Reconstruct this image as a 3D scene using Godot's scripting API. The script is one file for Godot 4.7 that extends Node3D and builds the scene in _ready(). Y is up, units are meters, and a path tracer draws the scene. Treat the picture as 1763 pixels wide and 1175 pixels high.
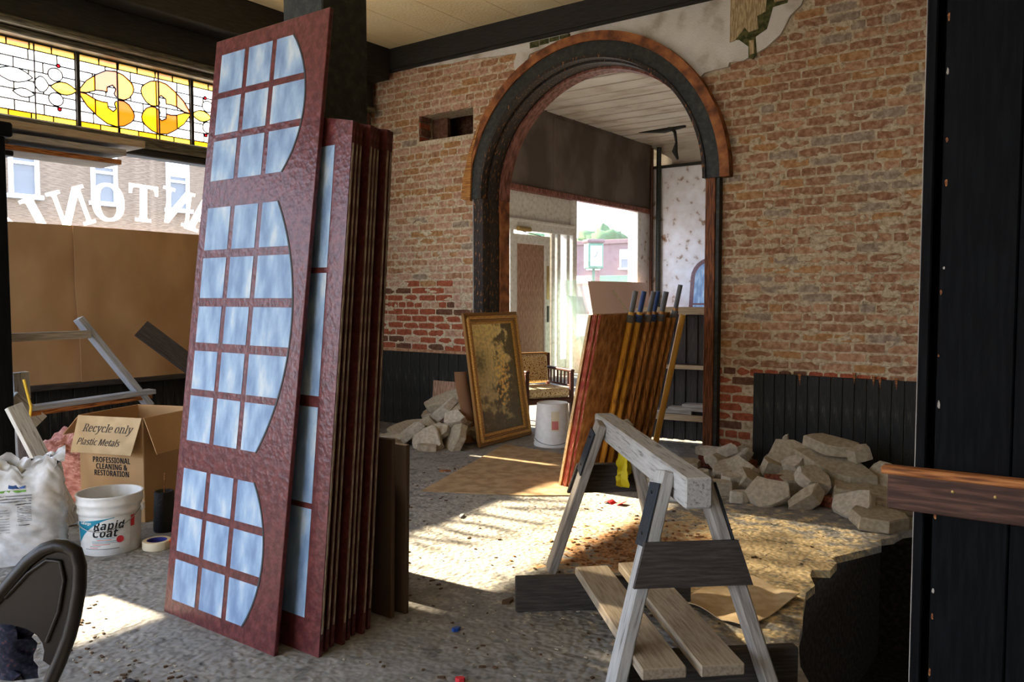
extends Node3D
# An old storefront under renovation: brick party wall with an arch, window wall at the side, stored panels, rubble and a sawhorse.
# x runs along the brick wall, -z along the window wall, y is up; the camera stands over the origin.

var M := {}
var used := {}
var rng := RandomNumberGenerator.new()
const AX := -3.467   # centre of the arch
const AY := 2.115
const ZB := -5.75    # face of the brick wall
const XA := -5.95    # face of the window wall
const XV := -7.0     # storefront of the room beyond the arch

class MB:
	var st := SurfaceTool.new()
	func _init(flat := true):
		st.begin(Mesh.PRIMITIVE_TRIANGLES)
		st.set_smooth_group(-1 if flat else 0)
	func tri(a: Vector3, b: Vector3, c: Vector3, n: Vector3):
		if (c - a).cross(b - a).dot(n) < 0.0:
			var t := b
			b = c
			c = t
		st.add_vertex(a)
		st.add_vertex(b)
		st.add_vertex(c)
	func quad(a: Vector3, b: Vector3, c: Vector3, d: Vector3, n: Vector3):
		tri(a, b, c, n)
		tri(a, c, d, n)
	func box(c: Vector3, s: Vector3, bs := Basis.IDENTITY, bv := 0.0):
		var h := s / 2.0
		var ax := [Vector3.RIGHT, Vector3.UP, Vector3.BACK]
		var p := func(v: Vector3) -> Vector3: return c + bs * v
		for i in 3:
			var j := (i + 1) % 3
			var k := (i + 2) % 3
			var u: Vector3 = ax[j] * (h[j] - bv)
			var w: Vector3 = ax[k] * (h[k] - bv)
			for sg in [-1.0, 1.0]:
				var o: Vector3 = ax[i] * h[i] * sg
				quad(p.call(o - u - w), p.call(o + u - w), p.call(o + u + w), p.call(o - u + w), bs * (ax[i] * sg))
		if bv <= 0.0:
			return
		for i in 3:
			var j := (i + 1) % 3
			var k := (i + 2) % 3
			for a in [-1.0, 1.0]:
				for b in [-1.0, 1.0]:
					var e: Vector3 = ax[k] * (h[k] - bv)
					var q1: Vector3 = ax[i] * h[i] * a + ax[j] * (h[j] - bv) * b
					var q2: Vector3 = ax[i] * (h[i] - bv) * a + ax[j] * h[j] * b
					quad(p.call(q1 - e), p.call(q1 + e), p.call(q2 + e), p.call(q2 - e), bs * (ax[i] * a + ax[j] * b))
		for a in [-1.0, 1.0]:
			for b in [-1.0, 1.0]:
				for d in [-1.0, 1.0]:
					var g := Vector3(a, b, d)
					tri(p.call(g * Vector3(h.x, h.y - bv, h.z - bv)), p.call(g * Vector3(h.x - bv, h.y, h.z - bv)), p.call(g * Vector3(h.x - bv, h.y - bv, h.z)), bs * g)
	func prism(poly: PackedVector2Array, z0: float, z1: float, bs := Basis.IDENTITY, o := Vector3.ZERO):
		# a polygon in xy, from z0 to z1
		var ix := Geometry2D.triangulate_polygon(poly)
		var f := func(q: Vector2, z: float) -> Vector3: return o + bs * Vector3(q.x, q.y, z)
		for t in range(0, ix.size(), 3):
			for zz in [z0, z1]:
				tri(f.call(poly[ix[t]], zz), f.call(poly[ix[t + 1]], zz), f.call(poly[ix[t + 2]], zz), bs * Vector3(0, 0, 1 if zz == maxf(z0, z1) else -1))
		var area := 0.0
		for i in poly.size():
			area += poly[i].cross(poly[(i + 1) % poly.size()])
		for i in poly.size():
			var a := poly[i]
			var b := poly[(i + 1) % poly.size()]
			var n := Vector2(b.y - a.y, a.x - b.x) * signf(area)
			quad(f.call(a, z0), f.call(b, z0), f.call(b, z1), f.call(a, z1), bs * Vector3(n.x, n.y, 0))
	func tube(pts: Array, rad: Variant, sides := 8, caps := true):
		st.set_smooth_group(1)
		var rings := []
		var up := Vector3.UP
		for i in pts.size():
			var d: Vector3 = (pts[mini(i + 1, pts.size() - 1)] - pts[maxi(i - 1, 0)]).normalized()
			if absf(d.dot(up)) > 0.95:
				up = Vector3.RIGHT if absf(d.x) < 0.9 else Vector3.BACK
			var x := up.cross(d).normalized()
			var y := d.cross(x).normalized()
			up = y
			var r: float = rad if not rad is Array else rad[i]
			var ring := []
			for s in sides:
				var a := TAU * s / sides
				ring.append(pts[i] + (x * cos(a) + y * sin(a)) * r)
			rings.append(ring)
		for i in pts.size() - 1:
			for s in sides:
				var t := (s + 1) % sides
				var mid: Vector3 = (pts[i] + pts[i + 1]) / 2.0
				quad(rings[i][s], rings[i][t], rings[i + 1][t], rings[i + 1][s], (rings[i][s] + rings[i + 1][t]) / 2.0 - mid)
		st.set_smooth_group(-1)
		if caps:
			for e in [0, pts.size() - 1]:
				var d: Vector3 = pts[0] - pts[1] if e == 0 else pts[e] - pts[e - 1]
				for s in sides:
					tri(pts[e], rings[e][s], rings[e][(s + 1) % sides], d)
	func lathe(prof: Array, sides := 28, o := Vector3.ZERO):
		st.set_smooth_group(1)
		for i in prof.size() - 1:
			var a: Vector2 = prof[i]
			var b: Vector2 = prof[i + 1]
			var nn := Vector2(b.y - a.y, a.x - b.x)
			if absf((b - a).normalized().y) < 0.5:
				st.set_smooth_group(2 + i)
			else:
				st.set_smooth_group(1)
			for s in sides:
				var t0 := TAU * s / sides
				var t1 := TAU * (s + 1) / sides
				var c0 := Vector3(cos(t0), 0, sin(t0))
				var c1 := Vector3(cos(t1), 0, sin(t1))
				quad(o + c0 * a.x + Vector3.UP * a.y, o + c1 * a.x + Vector3.UP * a.y, o + c1 * b.x + Vector3.UP * b.y, o + c0 * b.x + Vector3.UP * b.y, (c0 + c1) * 0.5 * nn.x + Vector3.UP * nn.y)
		st.set_smooth_group(-1)
	func ring(r0: float, r1: float, z0: float, z1: float, a0: float, a1: float, n := 48):
		# part of an arch ring round the origin in xy
		for i in n:
			var p := a0 + (a1 - a0) * i / n
			var q := a0 + (a1 - a0) * (i + 1) / n
			var u := Vector3(cos(p), sin(p), 0)
			var v := Vector3(cos(q), sin(q), 0)
			var k := Vector3.BACK
			quad(u * r0 + k * z1, u * r1 + k * z1, v * r1 + k * z1, v * r0 + k * z1, k * signf(z1 - z0))
			quad(u * r0 + k * z0, u * r1 + k * z0, v * r1 + k * z0, v * r0 + k * z0, k * signf(z0 - z1))
			st.set_smooth_group(3)
			quad(u * r1 + k * z0, u * r1 + k * z1, v * r1 + k * z1, v * r1 + k * z0, u + v)
			st.set_smooth_group(4)
			quad(u * r0 + k * z0, u * r0 + k * z1, v * r0 + k * z1, v * r0 + k * z0, -u - v)
			st.set_smooth_group(-1)
		for e in [a0, a1]:
			var u := Vector3(cos(e), sin(e), 0)
			var n2 := Vector3(-sin(e), cos(e), 0) * (-1.0 if e == a0 else 1.0)
			quad(u * r0 + Vector3.BACK * z0, u * r1 + Vector3.BACK * z0, u * r1 + Vector3.BACK * z1, u * r0 + Vector3.BACK * z1, n2)
	func grid(w: int, h: int, f: Callable, n: Callable, uv := false):
		# a smooth sheet of (w x h) cells; f(u, v) gives points, n(u, v) the side that faces out
		st.set_smooth_group(1)
		for j in h:
			for i in w:
				var c := [Vector2(i, j), Vector2(i + 1, j), Vector2(i + 1, j + 1), Vector2(i, j + 1)]
				var p := []
				for q in c:
					p.append(f.call(q.x / w, q.y / h))
				var nn: Vector3 = n.call((i + 0.5) / w, (j + 0.5) / h)
				var flip: bool = (p[2] - p[0]).cross(p[1] - p[0]).dot(nn) < 0.0
				for t in ([[0, 2, 1], [0, 3, 2]] if flip else [[0, 1, 2], [0, 2, 3]]):
					for k in t:
						if uv:
							st.set_uv(Vector2(c[k].x / w, c[k].y / h))
						st.add_vertex(p[k])
		st.set_smooth_group(-1)
	func done() -> ArrayMesh:
		st.generate_normals()
		return st.commit()

# ---------- small helpers ----------
func numbered(called: String) -> String:
	if not used.has(called):
		used[called] = 0
		return called
	used[called] += 1
	return "%s_%03d" % [called, used[called]]

func obj(called: String, mesh: Mesh, m: Material, parent: Node = self, at := Vector3.ZERO, bs := Basis.IDENTITY) -> MeshInstance3D:
	var o := MeshInstance3D.new()
	o.name = numbered(called) if parent == self else called
	o.mesh = mesh
	o.material_override = null
	for i in mesh.get_surface_count():
		o.set_surface_override_material(i, m)
	o.transform = Transform3D(bs, at)
	parent.add_child(o, true)
	return o

func tag(o: Node, label: String, category: String, group := "") -> Node:
	o.set_meta("label", label)
	o.set_meta("category", category)
	if group != "":
		o.set_meta("group", group)
	return o

func thing(called: String, label: String, category: String, at := Vector3.ZERO, turn := 0.0, group := "") -> Node3D:
	var o := Node3D.new()
	o.name = numbered(called)
	add_child(o)
	o.position = at
	o.rotation.y = turn
	tag(o, label, category, group)
	return o

func struct(called: String, label := "", category := "") -> Node3D:
	var o := Node3D.new()
	o.name = called
	o.set_meta("kind", "structure")
	if label != "":
		tag(o, label, category)
	add_child(o)
	return o

func bx(parent: Node, called: String, m: Material, a: Vector3, b: Vector3, bv := 0.0) -> MeshInstance3D:
	# a box between two corners, its long side along its own x so that grain follows it
	var s := (b - a).abs()
	var bs := Basis.IDENTITY
	var q := s
	if s.y >= s.x and s.y >= s.z:
		bs = Basis(Vector3.UP, Vector3.LEFT, Vector3.BACK)
		q = Vector3(s.y, s.x, s.z)
	elif s.z > s.x:
		bs = Basis(Vector3.BACK, Vector3.UP, Vector3.LEFT)
		q = Vector3(s.z, s.y, s.x)
	var mb := MB.new()
	mb.box(Vector3.ZERO, q, Basis.IDENTITY, bv)
	return obj(called, mb.done(), m, parent, (a + b) / 2.0, bs)

func bar(parent: Node, called: String, m: Material, a: Vector3, b: Vector3, w: float, t: float, up := Vector3.UP, bv := 0.002) -> MeshInstance3D:
	# a beam from a to b: w across, t along up
	var d := (b - a).normalized()
	var side := d.cross(up).normalized()
	var u := side.cross(d).normalized()
	var mb := MB.new()
	mb.box(Vector3.ZERO, Vector3((b - a).length(), t, w), Basis.IDENTITY, bv)
	return obj(called, mb.done(), m, parent, (a + b) / 2.0, Basis(d, u, side))

func text(parent: Node, called: String, s: String, m: Material, size: float, at: Vector3, bs: Basis, font := "Droid Sans", weight := 400, depth := 0.0012, bend := 0.0, italic := false, squash := 1.0) -> MeshInstance3D:
	var tm := TextMesh.new()
	var f := SystemFont.new()
	f.font_names = PackedStringArray([font])
	f.font_weight = weight
	f.font_italic = italic
	tm.font = f
	tm.text = s
	tm.font_size = 48
	tm.pixel_size = size / 48.0
	tm.depth = depth
	tm.curve_step = 2.0
	var mesh: Mesh = tm
	if bend > 0.0 or squash != 1.0 or italic:
		var am := ArrayMesh.new()
		var ar := tm.get_mesh_arrays() if tm.get_surface_count() == 1 else tm.surface_get_arrays(0)
		for k in tm.get_surface_count():
			ar = tm.surface_get_arrays(k)
			var vs: PackedVector3Array = ar[Mesh.ARRAY_VERTEX]
			var ns: PackedVector3Array = ar[Mesh.ARRAY_NORMAL]
			for i in vs.size():
				var v := vs[i]
				v.x = v.x * squash + (v.y * 0.22 if italic else 0.0)
				if bend > 0.0:
					var a := v.x / bend
					vs[i] = Vector3(sin(a) * (bend + v.z), v.y, cos(a) * (bend + v.z) - bend)
					ns[i] = ns[i].rotated(Vector3.UP, a)
				else:
					vs[i] = v
			ar[Mesh.ARRAY_VERTEX] = vs
			ar[Mesh.ARRAY_NORMAL] = ns
			am.add_surface_from_arrays(Mesh.PRIMITIVE_TRIANGLES, ar)
		mesh = am
	return obj(called, mesh, m, parent, at, bs)

# ---------- textures and materials ----------
func noise(sd: int, freq: float, oct := 4, kind := FastNoiseLite.TYPE_SIMPLEX_SMOOTH) -> FastNoiseLite:
	var n := FastNoiseLite.new()
	n.seed = sd
	n.frequency = freq
	n.noise_type = kind
	n.fractal_octaves = oct
	n.fractal_type = FastNoiseLite.FRACTAL_FBM if oct > 1 else FastNoiseLite.FRACTAL_NONE
	return n

func nt(sd: int, freq: float, oct: int, stops: Array, size := 512, kind := FastNoiseLite.TYPE_SIMPLEX_SMOOTH) -> NoiseTexture2D:
	var t := NoiseTexture2D.new()
	t.width = size
	t.height = size
	t.seamless = true
	t.seamless_blend_skirt = 0.15
	t.noise = noise(sd, freq, oct, kind)
	var g := Gradient.new()
	var off := PackedFloat32Array()
	var col := PackedColorArray()
	for s in stops:
		off.append(s[0])
		col.append(s[1])
	g.offsets = off
	g.colors = col
	t.color_ramp = g
	return t

func nn(sd: int, freq: float, oct: int, strength: float, size := 512, kind := FastNoiseLite.TYPE_SIMPLEX_SMOOTH) -> NoiseTexture2D:
	var t := NoiseTexture2D.new()
	t.width = size
	t.height = size
	t.seamless = true
	t.seamless_blend_skirt = 0.15
	t.as_normal_map = true
	t.bump_strength = strength
	t.noise = noise(sd, freq, oct, kind)
	return t

func c8(r: float, g: float, b: float, a := 1.0) -> Color:
	return Color(r / 255.0, g / 255.0, b / 255.0, a)

func mt(called: String, col: Color, rough := 0.85, tex: Texture2D = null, sc := Vector3.ONE, world := false, nrm: Texture2D = null, ns := 1.0) -> StandardMaterial3D:
	var m := StandardMaterial3D.new()
	m.resource_name = called
	m.albedo_color = col
	m.roughness = rough
	m.metallic_specular = 0.4
	if tex:
		m.albedo_texture = tex
	if nrm:
		m.normal_enabled = true
		m.normal_texture = nrm
		m.normal_scale = ns
	if tex or nrm:
		m.uv1_triplanar = true
		m.uv1_world_triplanar = world
		m.uv1_triplanar_sharpness = 6.0
		m.uv1_scale = sc
	M[called] = m
	return m

func two(a: Color, b: Color, lo := 0.3, hi := 0.7) -> Array:
	return [[lo, a], [hi, b]]

func make_materials():
	var W := Color.WHITE
	var grit := nn(5, 0.05, 4, 6.0)
	var fine := nn(6, 0.12, 3, 3.0)
	var strands := nn(7, 0.035, 2, 7.0, 512, FastNoiseLite.TYPE_CELLULAR)
	var grain := nn(8, 0.03, 3, 3.0)
	# bricks: fired clay under remains of limewash, the wash lies in patches
	var wash := c8(200, 184, 156)
	mt("brick_tan", W, 0.95, nt(11, 0.022, 5, [[0.22, c8(151, 111, 82)], [0.5, c8(176, 132, 100)], [0.78, c8(186, 154, 124)]]), Vector3.ONE * 1.7, true, grit, 0.8)
	mt("brick_brown", W, 0.95, nt(12, 0.022, 5, [[0.22, c8(139, 99, 72)], [0.5, c8(162, 118, 88)], [0.78, c8(179, 148, 119)]]), Vector3.ONE * 1.7, true, grit, 0.8)
	mt("brick_red", W, 0.95, nt(13, 0.022, 5, [[0.22, c8(136, 69, 44)], [0.5, c8(158, 82, 54)], [0.78, c8(163, 94, 66)]]), Vector3.ONE * 1.7, true, grit, 0.8)
	mt("brick_pink", W, 0.95, nt(14, 0.022, 5, [[0.22, c8(160, 123, 100)], [0.5, c8(186, 146, 122)], [0.78, c8(192, 163, 137)]]), Vector3.ONE * 1.7, true, grit, 0.8)
	mt("brick_grey", W, 0.95, nt(15, 0.022, 5, [[0.22, c8(131, 113, 95)], [0.5, c8(152, 134, 116)], [0.78, c8(171, 154, 132)]]), Vector3.ONE * 1.7, true, grit, 0.8)
	mt("brick_dark", W, 0.95, nt(16, 0.022, 5, [[0.22, c8(89, 57, 41)], [0.5, c8(104, 68, 50)], [0.78, c8(114, 80, 61)]]), Vector3.ONE * 1.7, true, grit, 0.8)
	mt("brick_umber", W, 0.95, nt(17, 0.022, 5, [[0.22, c8(129, 91, 66)], [0.5, c8(150, 108, 80)], [0.78, c8(170, 138, 110)]]), Vector3.ONE * 1.7, true, grit, 0.8)
	mt("brick_ochre", W, 0.95, nt(18, 0.022, 5, [[0.22, c8(148, 106, 67)], [0.5, c8(172, 126, 82)], [0.78, c8(180, 143, 104)]]), Vector3.ONE * 1.7, true, grit, 0.8)
	mt("mortar_tan", W, 1.0, nt(27, 0.03, 5, [[0.2, c8(156, 136, 108)], [0.5, c8(188, 168, 138)], [0.85, c8(200, 184, 156)]]), Vector3.ONE * 1.6, true, grit, 1.2)
	mt("mortar", W, 1.0, nt(28, 0.03, 5, [[0.2, c8(168, 150, 122)], [0.5, c8(200, 184, 156)], [0.85, c8(212, 198, 172)]]), Vector3.ONE * 1.6, true, grit, 1.2)
	mt("plaster", W, 0.95, nt(18, 0.006, 5, [[0.1, c8(172, 160, 142)], [0.4, c8(206, 200, 188)], [0.8, c8(216, 210, 200)]]), Vector3.ONE * 0.9, true, fine, 0.4)
	mt("wallpaper", W, 0.95, nt(19, 0.02, 4, two(c8(150, 126, 90), c8(192, 170, 130))), Vector3(6, 1, 6), true)
	mt("wallpaper_green", W, 0.95, nt(20, 0.02, 4, two(c8(52, 56, 26), c8(92, 88, 50))), Vector3.ONE * 2, true)
	mt("stained_wall", W, 0.9, nt(21, 0.01, 5, [[0.0, c8(120, 78, 48)], [0.2, c8(168, 150, 138)], [0.3, c8(214, 208, 206)], [0.8, c8(226, 224, 226)]]), Vector3.ONE * 0.7, true)
	mt("bulkhead", W, 0.9, nt(22, 0.008, 4, two(c8(84, 74, 66), c8(108, 96, 88))), Vector3(0.3, 0.2, 0.3), true)
	mt("old_boards", W, 0.9, nt(23, 0.01, 5, [[0.05, c8(146, 131, 113)], [0.4, c8(174, 162, 146)], [0.8, c8(186, 177, 163)]]), Vector3(0.25, 1, 0.4), true)
	mt("ceiling_paint", W, 0.9, nt(24, 0.004, 5, two(c8(232, 212, 164), c8(240, 224, 182), 0.2, 0.8)), Vector3.ONE * 0.5, true, fine, 0.3)
	# timber (grain along the beam's own x)
	var gs := Vector3(0.55, 7, 7)
	mt("wood_raw", W, 0.75, nt(31, 0.02, 4, [[0.2, c8(96, 54, 28)], [0.5, c8(158, 98, 52)], [0.8, c8(182, 122, 70)]]), gs, false, grain, 0.4)
	mt("wood_ring", W, 0.75, nt(32, 0.014, 5, [[0.1, c8(86, 48, 26)], [0.45, c8(134, 80, 44)], [0.8, c8(168, 108, 62)]]), Vector3.ONE * 0.9, true, grain, 0.5)
	mt("wood_gold", W, 0.75, nt(33, 0.02, 4, [[0.2, c8(120, 72, 30)], [0.6, c8(190, 136, 72)]]), gs, false, grain, 0.4)
	mt("green_black", W, 0.55, nt(34, 0.02, 5, [[0.15, c8(26, 27, 24)], [0.7, c8(48, 50, 44)], [0.95, c8(70, 66, 54)]]), Vector3.ONE * 1.5, true, fine, 0.3)
	mt("black_worn", W, 0.6, nt(35, 0.03, 5, [[0.25, c8(24, 18, 14)], [0.6, c8(44, 34, 26)], [0.74, c8(70, 46, 26)], [0.8, c8(172, 112, 52)]]), Vector3(3, 0.8, 3), true, grain, 0.6)
	mt("red_stain", W, 0.6, nt(36, 0.02, 4, two(c8(92, 48, 34), c8(142, 92, 76))), Vector3(2, 0.6, 2), true, grain, 0.4)
	mt("jamb_wood", W, 0.65, nt(37, 0.02, 4, two(c8(84, 46, 24), c8(138, 82, 46))), gs, false, grain, 0.4)
	mt("lumber_grey", W, 0.85, nt(38, 0.02, 4, [[0.1, c8(132, 124, 116)], [0.5, c8(160, 152, 143)], [0.9, c8(176, 168, 157)]]), gs, false, grain, 0.7)
	mt("lumber_tan", W, 0.85, nt(39, 0.02, 4, [[0.1, c8(146, 124, 96)], [0.5, c8(168, 146, 116)], [0.9, c8(180, 160, 130)]]), gs, false, grain, 0.7)
	mt("lumber_dark", W, 0.85, nt(40, 0.02, 4, [[0.2, c8(56, 50, 46)], [0.8, c8(78, 71, 66)]]), gs, false, grain, 0.7)
	mt("lumber_white", W, 0.8, nt(41, 0.02, 4, [[0.1, c8(110, 104, 98)], [0.26, c8(164, 161, 157)], [0.8, c8(184, 182, 178)]]), gs, false, grain, 0.8)
	mt("lumber_blue", W, 0.8, nt(42, 0.02, 4, [[0.2, c8(138, 142, 150)], [0.7, c8(166, 168, 174)]]), gs, false, grain, 0.5)
	mt("bracket", c8(40, 46, 54), 0.5, null, Vector3.ONE, false, fine, 0.3)
	mt("brown_board", W, 0.7, nt(43, 0.02, 4, two(c8(58, 36, 28), c8(92, 62, 48))), gs, false, grain, 0.5)
	mt("black_paint", W, 0.7, nt(44, 0.02, 4, two(c8(8, 8, 10), c8(15, 16, 18))), gs, false, grain, 0.3)
	M.black_paint.metallic_specular = 0.2
	mt("wainscot_black", W, 0.7, nt(45, 0.02, 5, [[0.2, c8(22, 21, 19)], [0.7, c8(38, 37, 32)], [0.97, c8(88, 82, 72)]]), gs, false, grain, 0.4)
	mt("beam_black", W, 0.6, nt(46, 0.02, 4, two(c8(28, 25, 22), c8(44, 40, 34))), gs, false, grain, 0.3)
	mt("frame_olive", W, 0.55, nt(47, 0.02, 4, two(c8(58, 54, 42), c8(104, 98, 78))), gs, false)
	mt("white_trim", W, 0.6, nt(48, 0.015, 4, [[0.0, c8(176, 168, 154)], [0.3, c8(208, 204, 194)], [0.8, c8(222, 220, 213)]]), Vector3.ONE * 1.5, true)
	mt("plywood", W, 0.7, nt(49, 0.02, 4, two(c8(140, 104, 84), c8(182, 148, 122))), Vector3(5, 0.7, 5), true)
	mt("pink_board", c8(206, 172, 150), 0.85)
	# painted sheets
	mt("maroon", W, 0.3, nt(51, 0.02, 4, two(c8(80, 38, 38), c8(106, 55, 53), 0.25, 0.75)), Vector3.ONE * 2.2, false, strands, 0.22)
	mt("sky_blue", W, 0.5, nt(52, 0.008, 5, [[0.2, c8(110, 134, 166)], [0.6, c8(144, 168, 194)], [0.9, c8(186, 196, 202)]]), Vector3(2.2, 0.8, 2.2), false, strands, 0.2)
	mt("dark_line", c8(52, 58, 58), 0.6)
	mt("sheet_edge", W, 0.9, nt(53, 0.05, 3, two(c8(128, 112, 94), c8(176, 160, 138))), Vector3(2, 0.6, 2), false)
	mt("osb", W, 0.8, nt(54, 0.02, 3, [[0.1, c8(112, 72, 40)], [0.5, c8(158, 108, 62)], [0.9, c8(196, 150, 96)]], 512, FastNoiseLite.TYPE_CELLULAR), Vector3(1.5, 0.9, 1.7), false, strands, 0.6)
	mt("osb_red_edge", W, 0.8, nt(55, 0.04, 3, [[0.2, c8(110, 36, 28)], [0.6, c8(152, 60, 46)], [0.85, c8(206, 172, 130)]]), Vector3(8, 0.5, 8), false)
	mt("osb_pale_edge", W, 0.8, nt(56, 0.04, 3, two(c8(186, 150, 104), c8(222, 196, 150))), Vector3(6, 1, 6), false)
	mt("cardboard", W, 0.85, nt(57, 0.006, 4, two(c8(178, 140, 98), c8(196, 158, 114), 0.2, 0.8)), Vector3(0.7, 0.4, 0.7), true)
	mt("cardboard_pale", W, 0.85, nt(58, 0.01, 4, two(c8(170, 144, 108), c8(186, 160, 122))), Vector3.ONE, false)
	mt("cardboard_inside", c8(176, 132, 88), 0.85)
	mt("kraft", c8(146, 108, 80), 0.85)
	mt("brown_card", c8(84, 66, 54), 0.85)
	mt("dusty_sheet", W, 0.9, nt(59, 0.01, 5, two(c8(150, 122, 88), c8(176, 148, 112))), Vector3.ONE * 1.4, true, fine, 0.3)
	mt("paper_pale", W, 0.9, nt(60, 0.01, 4, two(c8(206, 178, 138), c8(224, 200, 164))), Vector3.ONE * 2, true)
	# masonry rubble and floor
	mt("concrete_chunk", W, 0.95, nt(61, 0.012, 5, two(c8(156, 143, 120), c8(182, 168, 144), 0.2, 0.8)), Vector3.ONE * 4.0, false, fine, 0.6)
	mt("concrete_pale", W, 0.95, nt(62, 0.012, 5, two(c8(168, 157, 138), c8(196, 184, 164), 0.2, 0.8)), Vector3.ONE * 4.0, false, fine, 0.6)
	mt("brick_loose", W, 0.95, nt(63, 0.03, 4, two(c8(100, 50, 36), c8(142, 80, 58))), Vector3.ONE * 2.4, false, grit, 1.0)
	mt("soil", W, 1.0, nt(64, 0.03, 4, two(c8(34, 28, 22), c8(60, 50, 40))), Vector3.ONE * 1.5, true)
	mt("chip", c8(84, 62, 42), 0.9)
	mt("crumb", c8(138, 94, 58), 0.95)
	mt("plank_worn", W, 0.85, nt(65, 0.02, 4, [[0.1, c8(134, 118, 98)], [0.5, c8(158, 142, 121)], [0.9, c8(172, 157, 136)]]), gs, false, grain, 0.7)
	# metal, plastic and glass
	mt("pipe_yellow", W, 0.5, nt(71, 0.02, 5, [[0.2, c8(110, 70, 30)], [0.38, c8(192, 140, 50)], [0.8, c8(214, 162, 66)]]), Vector3(7, 0.55, 7), false)
	mt("pipe_rust", W, 0.7, nt(72, 0.025, 5, [[0.2, c8(104, 66, 38)], [0.5, c8(172, 116, 62)], [0.8, c8(210, 156, 90)]]), Vector3(7, 0.55, 7), false)
	mt("pipe_clean", c8(214, 164, 70), 0.4)
	mt("pipe_grey", c8(92, 92, 94), 0.45)
	mt("pipe_blue", c8(46, 70, 120), 0.5)
	mt("pipe_brown", W, 0.6, nt(73, 0.03, 4, two(c8(58, 34, 26), c8(92, 58, 46))), Vector3.ONE * 2, true)
	mt("steel", c8(150, 150, 150), 0.35).metallic = 0.9
	mt("brass", c8(168, 140, 84), 0.45).metallic = 0.7
	mt("lead", c8(44, 40, 52), 0.6)
	mt("plastic_white", W, 0.4, nt(74, 0.01, 4, [[0.2, c8(220, 217, 211)], [0.7, c8(228, 226, 222)]]), Vector3.ONE * 3, false)
	mt("plastic_teal", c8(34, 136, 164), 0.45)
	mt("ink", c8(26, 28, 32), 0.7)
	mt("ink_pen", c8(72, 66, 60), 0.8)
	mt("ink_red", c8(206, 52, 60), 0.6)
	mt("label_pink", c8(206, 120, 112), 0.6)
	mt("ink_blue", c8(60, 96, 160), 0.6)
	mt("ink_green", c8(104, 156, 62), 0.6)
	mt("ink_grey", c8(128, 128, 130), 0.7)
	mt("sack", W, 0.28, nt(75, 0.01, 4, two(c8(196, 196, 196), c8(226, 226, 228))), Vector3.ONE * 2, false)
	mt("sack_blue", c8(36, 74, 150), 0.4)
	mt("rubber_black", c8(30, 29, 30), 0.7, null, Vector3.ONE, false, fine, 0.4)
	mt("tape", c8(224, 210, 178), 0.6)
	mt("tape_core", c8(52, 56, 140), 0.6)
	mt("orange_strap", c8(222, 92, 36), 0.5)
	mt("yellow_rag", c8(232, 206, 34), 0.6)
	mt("yellow_cord", c8(214, 178, 60), 0.6)
	mt("pink_wool", W, 1.0, nt(76, 0.02, 5, [[0.2, c8(176, 108, 96)], [0.6, c8(218, 158, 146)], [0.9, c8(234, 188, 176)]]), Vector3(2, 3, 2), true, grit, 1.0)
	mt("chair_steel", c8(27, 20, 16), 0.42)
	mt("chair_wood", c8(74, 36, 24), 0.5)
	mt("dark_cloth", W, 0.9, nt(77, 0.05, 3, [[0.3, c8(22, 26, 44)], [0.7, c8(44, 50, 74)], [0.9, c8(120, 66, 60)]]), Vector3.ONE * 3, false)
	mt("floral", W, 0.9, nt(78, 0.03, 2, [[0.22, c8(110, 56, 30)], [0.3, c8(206, 156, 84)], [0.36, c8(234, 214, 166)], [0.66, c8(242, 226, 188)], [0.72, c8(140, 116, 56)], [0.8, c8(224, 184, 108)]]), Vector3.ONE * 2.6, false)
	mt("gold", W, 0.42, nt(79, 0.03, 4, two(c8(176, 124, 54), c8(222, 174, 92))), Vector3.ONE * 4, false, fine, 0.4).metallic = 0.2
	mt("gold_dark", c8(150, 108, 56), 0.5).metallic = 0.15
	var glass := mt("glass", Color(0.96, 0.98, 1.0, 0.05), 0.02)
	glass.transparency = BaseMaterial3D.TRANSPARENCY_ALPHA
	var sheet := mt("glass_sheet", Color(0.8, 0.92, 0.9, 0.28), 0.05)
	sheet.transparency = BaseMaterial3D.TRANSPARENCY_ALPHA
	var clear := mt("glass_clear", Color(0.97, 0.98, 1.0, 0.14), 0.15)
	clear.transparency = BaseMaterial3D.TRANSPARENCY_ALPHA
	clear.backlight_enabled = true
	clear.backlight = Color(1, 1, 1)
	for k in 4:
		var a := mt("glass_amber_%d" % k, Color([0.95, 0.9, 0.8, 0.98][k], [0.68, 0.56, 0.42, 0.78][k], [0.12, 0.05, 0.03, 0.3][k], 0.7), 0.2)
		a.transparency = BaseMaterial3D.TRANSPARENCY_ALPHA
		a.backlight_enabled = true
		a.backlight = Color([0.9, 0.8, 0.62, 1.0][k], [0.70, 0.56, 0.38, 0.86][k], [0.12, 0.06, 0.04, 0.36][k])
	var ruby := mt("glass_ruby", Color(0.7, 0.05, 0.14, 0.9), 0.2)
	ruby.transparency = BaseMaterial3D.TRANSPARENCY_ALPHA
	ruby.backlight_enabled = true
	ruby.backlight = Color(0.8, 0.05, 0.2)
	var letter := mt("sign_paint", Color(0.96, 0.96, 0.97, 0.72), 0.6)
	letter.transparency = BaseMaterial3D.TRANSPARENCY_ALPHA
	letter.backlight_enabled = true
	letter.backlight = Color(1, 1, 1)
	# outdoors
	mt("facade", W, 0.95, nt(81, 0.03, 4, two(c8(84, 68, 54), c8(132, 112, 94))), Vector3(0.5, 4.5, 0.2), true)
	mt("facade_red", W, 0.95, nt(82, 0.03, 4, two(c8(92, 70, 70), c8(112, 86, 84))), Vector3(0.5, 3.2, 0.5), true)
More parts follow.
